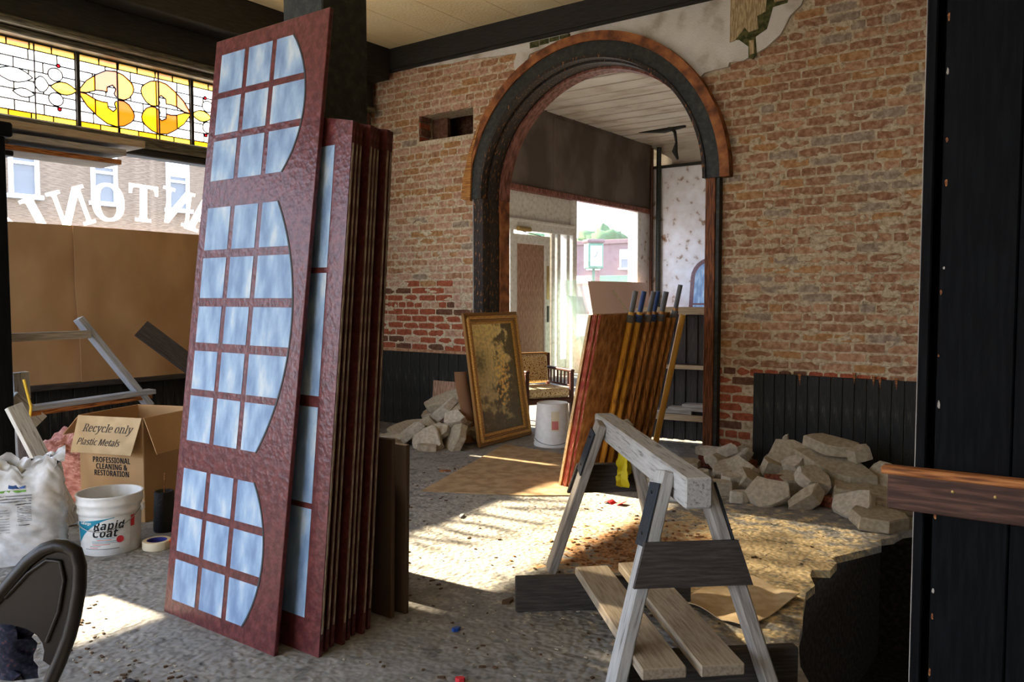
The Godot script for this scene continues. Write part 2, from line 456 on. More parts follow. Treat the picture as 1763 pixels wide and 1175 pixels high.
	mt("facade_pale", W, 0.95, nt(83, 0.03, 4, two(c8(196, 176, 144), c8(224, 208, 180))), Vector3(1, 3, 1), true)
	mt("asphalt", W, 0.95, nt(84, 0.03, 4, two(c8(112, 112, 112), c8(140, 138, 134))), Vector3.ONE * 0.4, true)
	mt("window_dark", c8(92, 94, 98), 0.35)
	mt("window_white", c8(230, 232, 236), 0.6)
	mt("leaf", W, 0.9, nt(85, 0.04, 4, two(c8(48, 70, 42), c8(84, 104, 66))), Vector3.ONE * 0.5, true)
	mt("clock_green", c8(70, 104, 84), 0.6)
	mt("clock_face", c8(166, 172, 160), 0.5)

func floor_texture() -> ImageTexture:
	# dusty concrete with drifts of sand and sawdust, and painted golden light, where the photograph shows them; covers 8 x 8 m
	var n := 1024
	var a := noise(91, 0.9, 5)
	var b := noise(92, 9.0, 4)
	var c := noise(93, 45.0, 2)
	var data := PackedByteArray()
	data.resize(n * n * 3)
	var k := 0
	for j in n:
		var z := -6.5 + 8.0 * j / n
		for i in n:
			var x := -6.5 + 8.0 * i / n
			var f := a.get_noise_2d(x, z)
			var g := b.get_noise_2d(x, z)
			var h := c.get_noise_2d(x, z)
			var t := 0.53 + 0.09 * f + 0.07 * g + 0.05 * h
			var col := Vector3(t * 1.0, t * 0.975, t * 0.94)
			# sand round sawhorse and arch; golden transom light is painted into the first
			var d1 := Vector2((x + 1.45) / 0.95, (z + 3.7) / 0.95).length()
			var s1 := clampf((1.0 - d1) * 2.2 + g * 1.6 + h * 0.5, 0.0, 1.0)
			var d2 := Vector2((x + 1.9) / 0.34, (z + 3.55) / 0.5).length()
			var s2 := clampf((1.0 - d2) * 2.0 + g * 2.0 + h * 1.0, 0.0, 1.0)
			var d3 := Vector2((x + 2.6) / 1.0, (z + 3.8) / 1.5).length()
			var s3 := clampf((1.0 - d3) * 1.5 + g * 1.4 + h * 0.6, 0.0, 0.75)
			col = col.lerp(Vector3(0.66, 0.635, 0.59) * (0.95 + 0.2 * h), s3)
			col = col.lerp(Vector3(0.90, 0.79, 0.59) * (0.95 + 0.25 * h), s1 * 0.9)  # pale sand colour also carries the amber sun patch
			col = col.lerp(Vector3(0.66, 0.46, 0.28) * (0.9 + 0.5 * h), s2 * 0.9)
			if b.get_noise_2d(x * 0.7 + 40.0, z * 0.7) > 0.42:
				col *= 0.78
			data[k] = int(clampf(col.x, 0, 1) * 255)
			data[k + 1] = int(clampf(col.y, 0, 1) * 255)
			data[k + 2] = int(clampf(col.z, 0, 1) * 255)
			k += 3
	return ImageTexture.create_from_image(Image.create_from_data(n, n, false, Image.FORMAT_RGB8, data))

func painting_texture() -> ImageTexture:
	# a darkened landscape in oils: pale sky, a tall tree, a lit glade, brushwork
	var w := 200
	var h := 360
	var a := noise(95, 0.02, 5)
	var b := noise(96, 0.06, 4)
	var im := Image.create(w, h, false, Image.FORMAT_RGB8)
	for j in h:
		for i in w:
			var u := float(i) / w
			var v := float(j) / h
			var f := a.get_noise_2d(i, j)
			var g := b.get_noise_2d(i, j)
			var col := Vector3(0.76, 0.68, 0.44).lerp(Vector3(0.56, 0.50, 0.34), v)
			var tree := clampf((u - 0.52 + f * 0.5 - 0.12 * sin(v * 6.0)) * 6.0, 0.0, 1.0)
			col = col.lerp(Vector3(0.27, 0.23, 0.12), tree * 0.9)
			var low := clampf((v - 0.66 + f * 0.35) * 6.0, 0.0, 1.0)
			col = col.lerp(Vector3(0.26, 0.21, 0.11), low * 0.85)
			var bush := clampf(1.0 - Vector2((u - 0.12) / 0.2, (v - 0.36) / 0.14).length() + g, 0.0, 1.0)
			col = col.lerp(Vector3(0.24, 0.23, 0.14), bush * 0.7)
			var mist := clampf(1.0 - Vector2((u - 0.22) / 0.3, (v - 0.6) / 0.14).length(), 0.0, 1.0)
			col = col.lerp(Vector3(0.60, 0.55, 0.42), mist * 0.6)
			var rock := clampf((1.0 - Vector2((u - 0.62 + 0.15 * (v - 0.5)) / 0.2, (v - 0.52) / 0.34).length()) * 1.4 + g * 1.6 - 0.35, 0.0, 1.0)
			col = col.lerp(Vector3(0.82, 0.64, 0.34), rock * 0.9)
			col *= 1.3 + 0.25 * g
			im.set_pixel(i, j, Color(clampf(col.x, 0, 1), clampf(col.y, 0, 1), clampf(col.z, 0, 1)))
	return ImageTexture.create_from_image(im)

# ---------- camera, sky, sun ----------
func make_view():
	var cam := Camera3D.new()
	cam.name = "camera"
	cam.fov = rad_to_deg(2.0 * atan(587.5 / 1400.0))
	cam.position = Vector3(0, 1.25, 0)
	cam.rotation = Vector3(-atan(77.0 / 1400.0), atan(1026.0 / 1400.0), 0)
	cam.far = 400.0
	add_child(cam)
	var env := Environment.new()
	env.background_mode = Environment.BG_SKY
	var sky := Sky.new()
	var sm := ProceduralSkyMaterial.new()
	sm.sky_top_color = Color(0.66, 0.76, 0.90)
	sm.sky_horizon_color = Color(0.92, 0.94, 0.97)
	sm.ground_horizon_color = Color(0.6, 0.6, 0.6)
	sm.ground_bottom_color = Color(0.45, 0.44, 0.42)
	sm.sky_energy_multiplier = 1.35
	sky.sky_material = sm
	env.sky = sky
	env.tonemap_mode = Environment.TONE_MAPPER_LINEAR
	env.tonemap_exposure = 6.7
	env.sdfgi_enabled = true
	env.ssao_enabled = true
	env.ssil_enabled = true
	var we := WorldEnvironment.new()
	we.environment = env
	add_child(we)
	var sun := DirectionalLight3D.new()
	sun.name = "sun"
	sun.light_color = Color(1.0, 0.93, 0.8)
	sun.light_energy = 1.95
	sun.light_angular_distance = 1.1
	sun.shadow_enabled = true
	add_child(sun)
	sun.look_at_from_position(Vector3.ZERO, Vector3(1.714, -1.0, -0.106), Vector3.UP)

# ---------- the room ----------
func make_floor():
	var fm := StandardMaterial3D.new()
	fm.resource_name = "floor_concrete"
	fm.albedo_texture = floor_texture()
	fm.roughness = 0.9
	fm.normal_enabled = true
	fm.normal_texture = nn(97, 0.22, 4, 5.0, 1024)
	fm.normal_scale = 0.28
	M["floor"] = fm
	# the slab ends in a broken edge where a pit has been dug
	var jag := [Vector2(-0.62, -2.2), Vector2(-0.7, -2.45), Vector2(-0.73, -2.62), Vector2(-0.80, -2.74), Vector2(-0.87, -2.95), Vector2(-0.90, -3.1), Vector2(-0.945, -3.26), Vector2(-0.99, -3.45), Vector2(-0.985, -3.56), Vector2(-1.04, -3.68), Vector2(-1.055, -3.76), Vector2(-0.985, -3.80), Vector2(-0.99, -3.93), Vector2(-1.03, -3.99), Vector2(-1.0, -4.06), Vector2(-0.93, -4.22), Vector2(-0.88, -4.34), Vector2(-0.905, -4.45), Vector2(-0.86, -4.52), Vector2(-0.84, -4.66), Vector2(-0.80, -4.72), Vector2(-0.82, -4.88), Vector2(-0.74, -5.0), Vector2(-0.7, -5.1)]
	var main := PackedVector2Array([Vector2(-6.2, 5.2), Vector2(3.7, 5.2), Vector2(3.7, -1.95), Vector2(-0.58, -1.95)])
	main.append_array(PackedVector2Array(jag))
	main.append_array(PackedVector2Array([Vector2(3.7, -5.1), Vector2(3.7, -6.05), Vector2(-6.2, -6.05)]))
	var beyond := PackedVector2Array([Vector2(-7.15, -6.05), Vector2(0.2, -6.05), Vector2(0.2, -14.2), Vector2(-7.15, -14.2)])
	var st := SurfaceTool.new()
	st.begin(Mesh.PRIMITIVE_TRIANGLES)
	st.set_smooth_group(-1)
	for poly in [main, beyond]:
		var ix := Geometry2D.triangulate_polygon(poly)
		for t in range(0, ix.size(), 3):
			var p := [poly[ix[t]], poly[ix[t + 1]], poly[ix[t + 2]]]
			if (p[1] - p[0]).cross(p[2] - p[0]) < 0.0:
				p.reverse()
			for q in p:
				st.set_uv(Vector2((q.x + 6.5) / 8.0, (q.y + 6.5) / 8.0))
				st.add_vertex(Vector3(q.x, 0, q.y))
		for i in poly.size():
			var a: Vector2 = poly[i]
			var b: Vector2 = poly[(i + 1) % poly.size()]
			var q := [Vector3(a.x, 0, a.y), Vector3(b.x, 0, b.y), Vector3(b.x, -0.035, b.y), Vector3(a.x, -0.035, a.y)]
			for k in [0, 2, 1, 0, 3, 2]:
				st.set_uv(Vector2((q[k].x + q[k].y + 6.5) / 8.0, (q[k].z + 6.5) / 8.0))
				st.add_vertex(q[k])
	st.generate_normals()
	var f := struct("floor", "dusty grey concrete floor with sand drifts, painted golden light and a broken edge", "floor")
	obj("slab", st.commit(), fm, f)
	var mb := MB.new()
	mb.box(Vector3(1.4, -1.05, -3.5), Vector3(5.2, 0.1, 4.0))
	mb.box(Vector3(1.4, -0.57, -5.45), Vector3(5.2, 0.86, 0.1))
	mb.box(Vector3(1.4, -0.57, -1.7), Vector3(5.2, 0.86, 0.1))
	mb.box(Vector3(-1.15, -0.57, -3.5), Vector3(0.1, 0.86, 4.0))
	mb.box(Vector3(3.75, -0.57, -3.5), Vector3(0.1, 0.86, 4.0))
	obj("pit_soil", mb.done(), M.soil, f)

func make_shell():
	var c := struct("ceiling", "yellowish painted board ceiling with fine seams", "ceiling")
	bx(c, "deck", M.ceiling_paint, Vector3(-6.2, 3.63, -6.05), Vector3(3.7, 3.75, 5.2))
	var x := -5.9
	while x < 3.5:
		bx(c, "panel", M.ceiling_paint, Vector3(x, 3.612, -5.75), Vector3(x + 0.447, 3.632, 5.0), 0.003)
		x += 0.45
	var r := struct("wall_right", "plain plastered side wall", "wall")
	bx(r, "wall", M.plaster, Vector3(3.5, 0, -6.05), Vector3(3.7, 3.75, 5.2))
	var k := struct("wall_rear", "plain plastered rear wall", "wall")
	bx(k, "wall", M.plaster, Vector3(-6.2, 0, 5.0), Vector3(3.7, 0.4, 5.2))
	bx(k, "wall", M.plaster, Vector3(-6.2, 3.5, 5.0), Vector3(3.7, 3.75, 5.2))
	for px in [-6.1, -3.65, -1.2, 1.25, 3.6]:
		bx(k, "pier", M.plaster, Vector3(px - 0.1, 0.4, 5.0), Vector3(px + 0.1, 3.5, 5.2))
	var rw := struct("window_5", "large rear windows out of view, added for fill light", "window")
	bx(rw, "pane", M.glass, Vector3(-6.1, 0.4, 5.1), Vector3(-1.2, 3.5, 5.105))  # unseen opening added to raise the fill light indoors
	bx(k, "wall", M.plaster, Vector3(-1.2, 0.4, 5.02), Vector3(3.6, 3.5, 5.18))
	# dark cornice boards along the brick wall and the window wall
	var t := struct("trim_1", "dark painted cornice beam under the ceiling along the brick wall", "beam")
	bx(t, "cornice_board", M.beam_black, Vector3(-5.95, 3.42, -5.75), Vector3(3.5, 3.62, -5.69), 0.004)
	bx(t, "picture_rail", M.beam_black, Vector3(-5.95, 3.40, -5.75), Vector3(3.5, 3.425, -5.71), 0.004)
	var h := struct("trim_2", "dark stepped header beam over the stained glass transom", "beam")
	bx(h, "upper_board", M.beam_black, Vector3(-5.95, 3.32, -5.69), Vector3(-5.62, 3.62, 5.0), 0.006)
	bx(h, "lower_board", M.beam_black, Vector3(-5.95, 3.08, -5.69), Vector3(-5.84, 3.32, 5.0), 0.006)
	bx(h, "moulding", M.frame_olive, Vector3(-5.95, 3.03, -5.69), Vector3(-5.80, 3.08, 5.0), 0.012)
	bx(h, "moulding", M.frame_olive, Vector3(-5.95, 2.985, -5.69), Vector3(-5.87, 3.03, 5.0), 0.01)
	# the square column that the painted sheets lean on
	var p := struct("column", "square black column rising to the ceiling behind the painted sheets", "column")
	bx(p, "shaft", M.green_black, Vector3(-2.985, 0, -2.62), Vector3(-2.725, 3.612, -2.36), 0.006)
	bx(p, "base_block", M.green_black, Vector3(-2.995, 0, -2.63), Vector3(-2.715, 0.2, -2.35), 0.006)
	tag(bx(self, "corner_pipe", M.pipe_brown, Vector3(-5.92, 0, -5.66), Vector3(-5.85, 3.42, -5.6), 0.02), "narrow brown vertical conduit in the corner beside the bricks", "conduit")

func plank_row(parent: Node, called: String, m: Material, a: Vector3, b: Vector3, y0: float, y1: float, w: float, t: float, out: Vector3):
	var n := int(round((b - a).length() / w))
	var d := (b - a) / n
	var mb := MB.new()
	mb.box(Vector3.ZERO, Vector3(y1 - y0, d.length() - 0.004, t), Basis.IDENTITY, 0.003)
	var mesh := mb.done()
	for i in n:
		var c := a + d * (i + 0.5) + out * (t / 2.0 + rng.randf_range(-0.0015, 0.0015))
		obj(called, mesh, m, parent, Vector3(c.x, (y0 + y1) / 2.0, c.z), Basis(Vector3.UP, -d.normalized(), Vector3.UP.cross(-d.normalized())))

func make_window_wall():
	var w := struct("wall_left", "dark storefront wall with boarded lower part beside the window", "wall")
	var m: Material = M.beam_black
	# solid stretches, with two narrow cracks that let sun through
	bx(w, "wall", m, Vector3(-6.02, 0, -5.85), Vector3(XA, 3.6, -4.812))
	bx(w, "wall", m, Vector3(-6.02, 0, -4.782), Vector3(XA, 3.6, -4.35))
	bx(w, "wall", m, Vector3(-6.02, 0, -4.812), Vector3(XA, 1.14, -4.782))
	bx(w, "wall", m, Vector3(-6.02, 1.62, -4.812), Vector3(XA, 3.6, -4.782))
	bx(w, "wall", m, Vector3(-6.05, 0, -4.35), Vector3(XA, 0.60, -2.12))
	bx(w, "wall", m, Vector3(-6.05, 2.99, -4.35), Vector3(XA, 3.6, -2.03))
	bx(w, "wall", m, Vector3(-6.05, 0, -2.12), Vector3(XA, 2.46, -1.72))
	bx(w, "wall", m, Vector3(-6.05, 0, -1.72), Vector3(XA, 0.5, -1.17))
	bx(w, "wall", m, Vector3(-6.05, 1.8, -1.72), Vector3(XA, 3.6, -1.17))
	bx(w, "wall", m, Vector3(-6.05, 2.46, -2.03), Vector3(XA, 3.6, -1.72))
	bx(w, "wall", m, Vector3(-6.05, 0, -1.17), Vector3(XA, 3.6, -0.4))
	bx(w, "wall", m, Vector3(-6.05, 0, -0.4), Vector3(XA, 0.6, 4.5))
	bx(w, "wall", m, Vector3(-6.05, 3.3, -0.4), Vector3(XA, 3.6, 4.5))
	bx(w, "wall", m, Vector3(-6.05, 0, 4.5), Vector3(XA, 3.6, 5.2))
	for zz in [1.2, 2.85]:
		bx(w, "mullion", m, Vector3(-6.05, 0.6, zz - 0.04), Vector3(XA, 3.3, zz + 0.04), 0.005)
	plank_row(w, "plank", M.wainscot_black, Vector3(XA, 0, -2.12), Vector3(XA, 0, -4.35), 0.02, 0.6, 0.085, 0.02, Vector3.RIGHT)
	bx(w, "sill", M.lumber_dark, Vector3(-6.05, 0.60, -4.35), Vector3(-5.87, 0.64, -2.12), 0.006)
	# display window with its lettering and the transom bar over it
	var g := struct("window_1", "display window with arched white lettering under a dark transom bar", "window")
	bx(g, "jamb", M.beam_black, Vector3(-6.08, 0.64, -4.39), Vector3(XA, 2.99, -4.33), 0.006)
	bx(g, "jamb", M.beam_black, Vector3(-6.08, 0.64, -2.14), Vector3(XA, 2.46, -2.08), 0.006)
	bx(g, "transom_bar", M.frame_olive, Vector3(-6.08, 2.37, -4.35), Vector3(-5.93, 2.46, -2.03), 0.012)
	bx(g, "transom_bar", M.beam_black, Vector3(-6.08, 2.315, -4.35), Vector3(-5.95, 2.37, -2.03), 0.008)
	bx(g, "pane", M.glass, Vector3(-6.025, 0.64, -4.35), Vector3(-6.02, 2.32, -2.12))
	# A N T O N I, read from the street; the middle of the arc lies over the T
	var word := [["A", -3.93, 1.90, -13.0], ["N", -3.705, 1.958, -8.0], ["T", -3.425, 1.962, -2.0], ["O", -3.145, 1.945, 4.0], ["N", -2.875, 1.878, 19.0], ["I", -2.645, 1.80, 27.0], ["A", -2.455, 1.70, 30.0]]
	for l in word:
		var a := deg_to_rad(-l[3])
		# letters face the street (-x): their own right is +z there
		var bs := Basis(Vector3(0, 0, 1), Vector3(0, 1, 0), Vector3(-1, 0, 0)) * Basis(Vector3.BACK, a)
		var o := text(g, "letter", l[0], M.sign_paint, 0.40, Vector3(-6.03, l[2], l[1]), bs, "Droid Serif", 800, 0.004, 0.0, false, 0.92)
		o.scale = Vector3(1, 1, 1)
	var g2 := struct("window_2", "side bay of the storefront out of view", "window")
	bx(g2, "pane", M.glass, Vector3(-6.02, 0.6, -0.4), Vector3(-6.015, 3.3, 4.5))
	make_transom()
	# cardboard sheets that cover the lower half of the window
	cardboard_sheet("cardboard_sheet", "large tan cardboard sheet over the lower window, beside the painted sheets", -2.82, -4.345, -5.905, 1.745, 0.6403, 0.012, 31)
	cardboard_sheet("cardboard_sheet", "tan cardboard sheet over the window next to the black post", -2.14, -3.2, -5.93, 1.75, 0.6403, 0.004, 32)

func cardboard_sheet(called: String, label: String, z0: float, z1: float, x: float, y1: float, y0: float, bow: float, sd: int):
	var n := noise(sd, 1.1, 2)
	for_sheet(called, label, func(u: float, v: float) -> Vector3:
		var z := lerpf(z0, z1, u)
		var y := lerpf(y0, y1, v)
		var curl := 0.025 * pow(clampf(1.0 - u * 4.5, 0, 1), 2) * pow(1.0 - v, 1.5) + 0.018 * pow(clampf(0.2 - v, 0, 1) * 5.0, 2) * (0.4 + 0.6 * sin(u * 7.0 + sd))
		return Vector3(x + bow * sin(u * 5.0 + v * 2.0) + 0.03 * n.get_noise_2d(z, y) + absf(curl), y, z - 0.02 * (1.0 - v) * (1.0 - u)), Vector3.RIGHT, M.cardboard, "cardboard")

func for_sheet(called: String, label: String, f: Callable, out: Vector3, m: Material, category: String, w := 28, h := 20) -> MeshInstance3D:
	var mb := MB.new()
	mb.grid(w, h, f, func(_u, _v): return out)
	mb.grid(w, h, func(u, v): return f.call(u, v) - out * 0.004, func(_u, _v): return -out)
	for k in w:
		for e in [0.0, 1.0]:
			var a: Vector3 = f.call(float(k) / w, e)
			var b: Vector3 = f.call(float(k + 1) / w, e)
			mb.quad(a, b, b - out * 0.004, a - out * 0.004, Vector3.UP * (e - 0.5))
	for k in h:
		for e in [0.0, 1.0]:
			var a: Vector3 = f.call(e, float(k) / h)
			var b: Vector3 = f.call(e, float(k + 1) / h)
			mb.quad(a, b, b - out * 0.004, a - out * 0.004, a - f.call(0.5, float(k) / h))
	var o := obj(called, mb.done(), m)
	tag(o, label, category)
	return o

func make_transom():
	# stained glass: panes cut to shape, each a part, held in a lattice of lead
	var t := struct("window_3", "stained glass transom with golden hearts, clear panes and red jewels", "window")
	var y0 := 2.462
	var y1 := 2.985
	var yc := 2.715
	var hh := 0.262
	var bars := [-2.926, -3.821]
	var wdt := 0.895
	var lead := MB.new()
	var put := func(poly: PackedVector2Array, m: Material, called: String, dx: float):
		# poly in (z, y)
		if poly.size() < 3:
			return
		var mb := MB.new()
		mb.prism(poly, -0.002, 0.002, Basis(Vector3(0, 0, 1), Vector3(0, 1, 0), Vector3(-1, 0, 0)))
		obj(called, mb.done(), m, t, Vector3(-6.0 + dx, 0, 0))
		for i in poly.size():
			var a: Vector2 = poly[i]
			var b: Vector2 = poly[(i + 1) % poly.size()]
			if a.distance_to(b) < 0.002:
				continue
			var d := (b - a).normalized()
			lead.box(Vector3(-6.0, (a.y + b.y) / 2, (a.x + b.x) / 2), Vector3(a.distance_to(b) + 0.004, 0.0075, 0.011), Basis(Vector3(0, d.y, d.x), Vector3(0, d.x, -d.y), Vector3(-1, 0, 0)))
	var rect := func(za: float, zb: float, ya: float, yb: float) -> PackedVector2Array:
		return PackedVector2Array([Vector2(za, ya), Vector2(zb, ya), Vector2(zb, yb), Vector2(za, yb)])
	var lobe := [Vector2(0.012, 0.0), Vector2(0.012, 0.06), Vector2(0.072, 0.345), Vector2(0.155, 0.576), Vector2(0.235, 0.737), Vector2(0.312, 0.775), Vector2(0.38, 0.72), Vector2(0.438, 0.585), Vector2(0.462, 0.49), Vector2(0.47, 0.37), Vector2(0.458, 0.24), Vector2(0.425, 0.09), Vector2(0.38, 0.012), Vector2(0.335, 0.02), Vector2(0.305, 0.085), Vector2(0.298, 0.145), Vector2(0.313, 0.275), Vector2(0.286, 0.367), Vector2(0.244, 0.285), Vector2(0.24, 0.14), Vector2(0.2, 0.152), Vector2(0.15, 0.13), Vector2(0.069, 0.015)]
	var cut := []   # shapes in (z, y) with their glass
	for side in [0, 1]:
		for s in [-1.0, 1.0]:
			var p := PackedVector2Array()
			for q in lobe:
				var u: float = q.x if side == 0 else 1.0 - q.x
				p.append(Vector2(bars[0] - u * wdt, yc + s * q.y * hh))
			cut.append([p, -1])
	var oval := func(zc: float, yy: float, a: float, b: float, pointed := false) -> PackedVector2Array:
		var p := PackedVector2Array()
		for i in 14:
			var th := TAU * i / 14
			p.append(Vector2(zc + cos(th) * a, yy + sin(th) * b * (absf(sin(th)) if pointed else 1.0)))
		return p
	for mir in [[-2.926, 1.0], [-3.821, -1.0]]:
		var zb: float = mir[0]
		var sg: float = mir[1]
		cut.append([oval.call(zb + sg * 0.095, yc, 0.09, 0.045, true), 3])
		for s in [-1.0, 1.0]:
			cut.append([oval.call(zb + sg * 0.128, yc + s * 0.15, 0.013, 0.013), 9])
			cut.append([oval.call(zb + sg * 0.15, yc + s * 0.085, 0.05, 0.045), 8])
		cut.append([oval.call(zb + sg * 0.245, yc, 0.05, 0.055, true), 8])
		cut.append([oval.call(zb + sg * 0.42, yc + 0.03, 0.12, 0.05, true), 8])
		cut.append([oval.call(zb + sg * 0.36, yc - 0.08, 0.07, 0.03, true), 8])
	# star of clear glass between the hearts
	var zc: float = bars[0] - wdt * 0.5
	var bays := [[-2.03, -2.912], [-2.94, -3.807], [-3.835, -4.33]]
	for bay in bays:
		var z: float = bay[0]
		var k := 0
		for row in 8:
			var ya := y0 + 0.0
			var yb := y0 + 0.045
			if row == 7:
				ya = y1 - 0.05
				yb = y1
			elif row > 0:
				ya = y0 + 0.045 + (y1 - y0 - 0.095) * (row - 1) / 6.0
				yb = y0 + 0.045 + (y1 - y0 - 0.095) * row / 6.0
			z = bay[0]
			var first := true
			while z > bay[1] + 0.001:
				var step: float = 0.145 if row in [0, 7] else (0.19 if not first or row % 2 == 0 else 0.095)
				var ze := maxf(z - step, bay[1])
				if ze - bay[1] < 0.03:
					ze = bay[1]
				first = false
				var pieces := [rect.call(ze, z, ya, yb)]
				if not row in [0, 7]:
					for c in cut:
						var nx := []
						for p in pieces:
							for q in Geometry2D.clip_polygons(p, c[0]):
								if not Geometry2D.is_polygon_clockwise(q):
									nx.append(q)
						pieces = nx
				for p in pieces:
					put.call(p, M["glass_amber_%d" % (3 if k % 3 else 0)] if row in [0, 7] else M.glass_clear, "glass_pane", 0.0)
					k += 1
				z = ze
	for c in cut:
		if c[1] >= 0:
			var lim: PackedVector2Array = rect.call(-4.33, -2.03, y0, y1)
			for q in Geometry2D.intersect_polygons(c[0], lim):
				put.call(q, M.glass_ruby if c[1] == 9 else M.glass_clear if c[1] == 8 else M.glass_amber_3, "glass_jewel" if c[1] == 9 else "glass_pane", 0.002)
			continue
		# each heart lobe is made of three pieces of streaky amber
		var p: PackedVector2Array = c[0]
		var mid := p[0]
		var ends := [[0.0, 0.14], [0.14, 0.33], [0.33, 0.5]]
		var right: bool = mid.x < zc
		for e in 3:
			var za: float = bars[0] - (ends[e][0] if not right else 1.0 - ends[e][0]) * wdt
			var zb: float = bars[0] - (ends[e][1] if not right else 1.0 - ends[e][1]) * wdt
			for q in Geometry2D.intersect_polygons(p, rect.call(minf(za, zb), maxf(za, zb), y0, y1)):
				put.call(q, M["glass_amber_%d" % [1, 0, 2, 1, 0][(e + int(right) + int(p[3].y > yc)) % 5]], "glass_heart_piece", 0.002)
	obj("lead_came", lead.done(), M.lead, t)
	for z in bars:
		bx(t, "bar", M.beam_black, Vector3(-6.015, y0, z - 0.013), Vector3(-5.975, y1, z + 0.013), 0.003)
	for z in [-2.634, -3.213, -3.538]:
		bx(t, "stay_rod", M.lead, Vector3(-5.99, y0, z - 0.004), Vector3(-5.98, y1, z + 0.004))

# ---------- brick wall with the arch ----------
func brick_mesh(len: float, sd: int) -> ArrayMesh:
	var r := RandomNumberGenerator.new()
	r.seed = sd
	var h := 0.0555
	var nx := 4 if len > 0.15 else 3
	var ny := 2
	var g := []
	for j in ny + 1:
		var row := []
		for i in nx + 1:
			var x := len * (float(i) / nx - 0.5)
			var y := h * (float(j) / ny - 0.5)
			var edge := i == 0 or i == nx or j == 0 or j == ny
			var corner := (i == 0 or i == nx) and (j == 0 or j == ny)
			var z := -0.0022 - r.randf() * 0.003 if edge else r.randf_range(-0.0025, 0.0015)
			if corner:
				z -= 0.002
				x *= 1.0 - r.randf_range(0.0, 0.025)
				y *= 1.0 - r.randf_range(0.05, 0.2)
			elif edge:
				x += r.randf_range(-0.003, 0.003)
				y += r.randf_range(-0.003, 0.003)
			row.append(Vector3(x, y, z))
		g.append(row)
	var mb := MB.new()
	mb.st.set_smooth_group(1)
	for j in ny:
		for i in nx:
			mb.quad(g[j][i], g[j][i + 1], g[j + 1][i + 1], g[j + 1][i], Vector3.BACK)
	mb.st.set_smooth_group(-1)
	var back := Vector3(0, 0, -0.03)
	for i in nx:
		mb.quad(g[0][i], g[0][i + 1], g[0][i + 1] + back, g[0][i] + back, Vector3.DOWN)
		mb.quad(g[ny][i], g[ny][i + 1], g[ny][i + 1] + back, g[ny][i] + back, Vector3.UP)
	for j in ny:
		mb.quad(g[j][0], g[j + 1][0], g[j + 1][0] + back, g[j][0] + back, Vector3.LEFT)
		mb.quad(g[j][nx], g[j + 1][nx], g[j + 1][nx] + back, g[j][nx] + back, Vector3.RIGHT)
	return mb.done()

var plaster_poly := PackedVector2Array([Vector2(-3.62, 3.41), Vector2(-1.70, 3.41), Vector2(-1.73, 3.3), Vector2(-1.76, 3.235), Vector2(-1.83, 3.18), Vector2(-1.895, 3.065), Vector2(-2.0, 2.99), Vector2(-2.12, 2.945), Vector2(-2.16, 2.93), Vector2(-2.26, 2.935), Vector2(-2.27, 2.905), Vector2(-2.38, 2.90), Vector2(-2.45, 2.89), Vector2(-2.58, 2.80)])

func arch_half(y: float) -> float:
	return 1.13 if y < AY else (sqrt(maxf(0.0, 1.17 * 1.17 - (y - AY) * (y - AY))) if y - AY < 1.17 else 0.0)

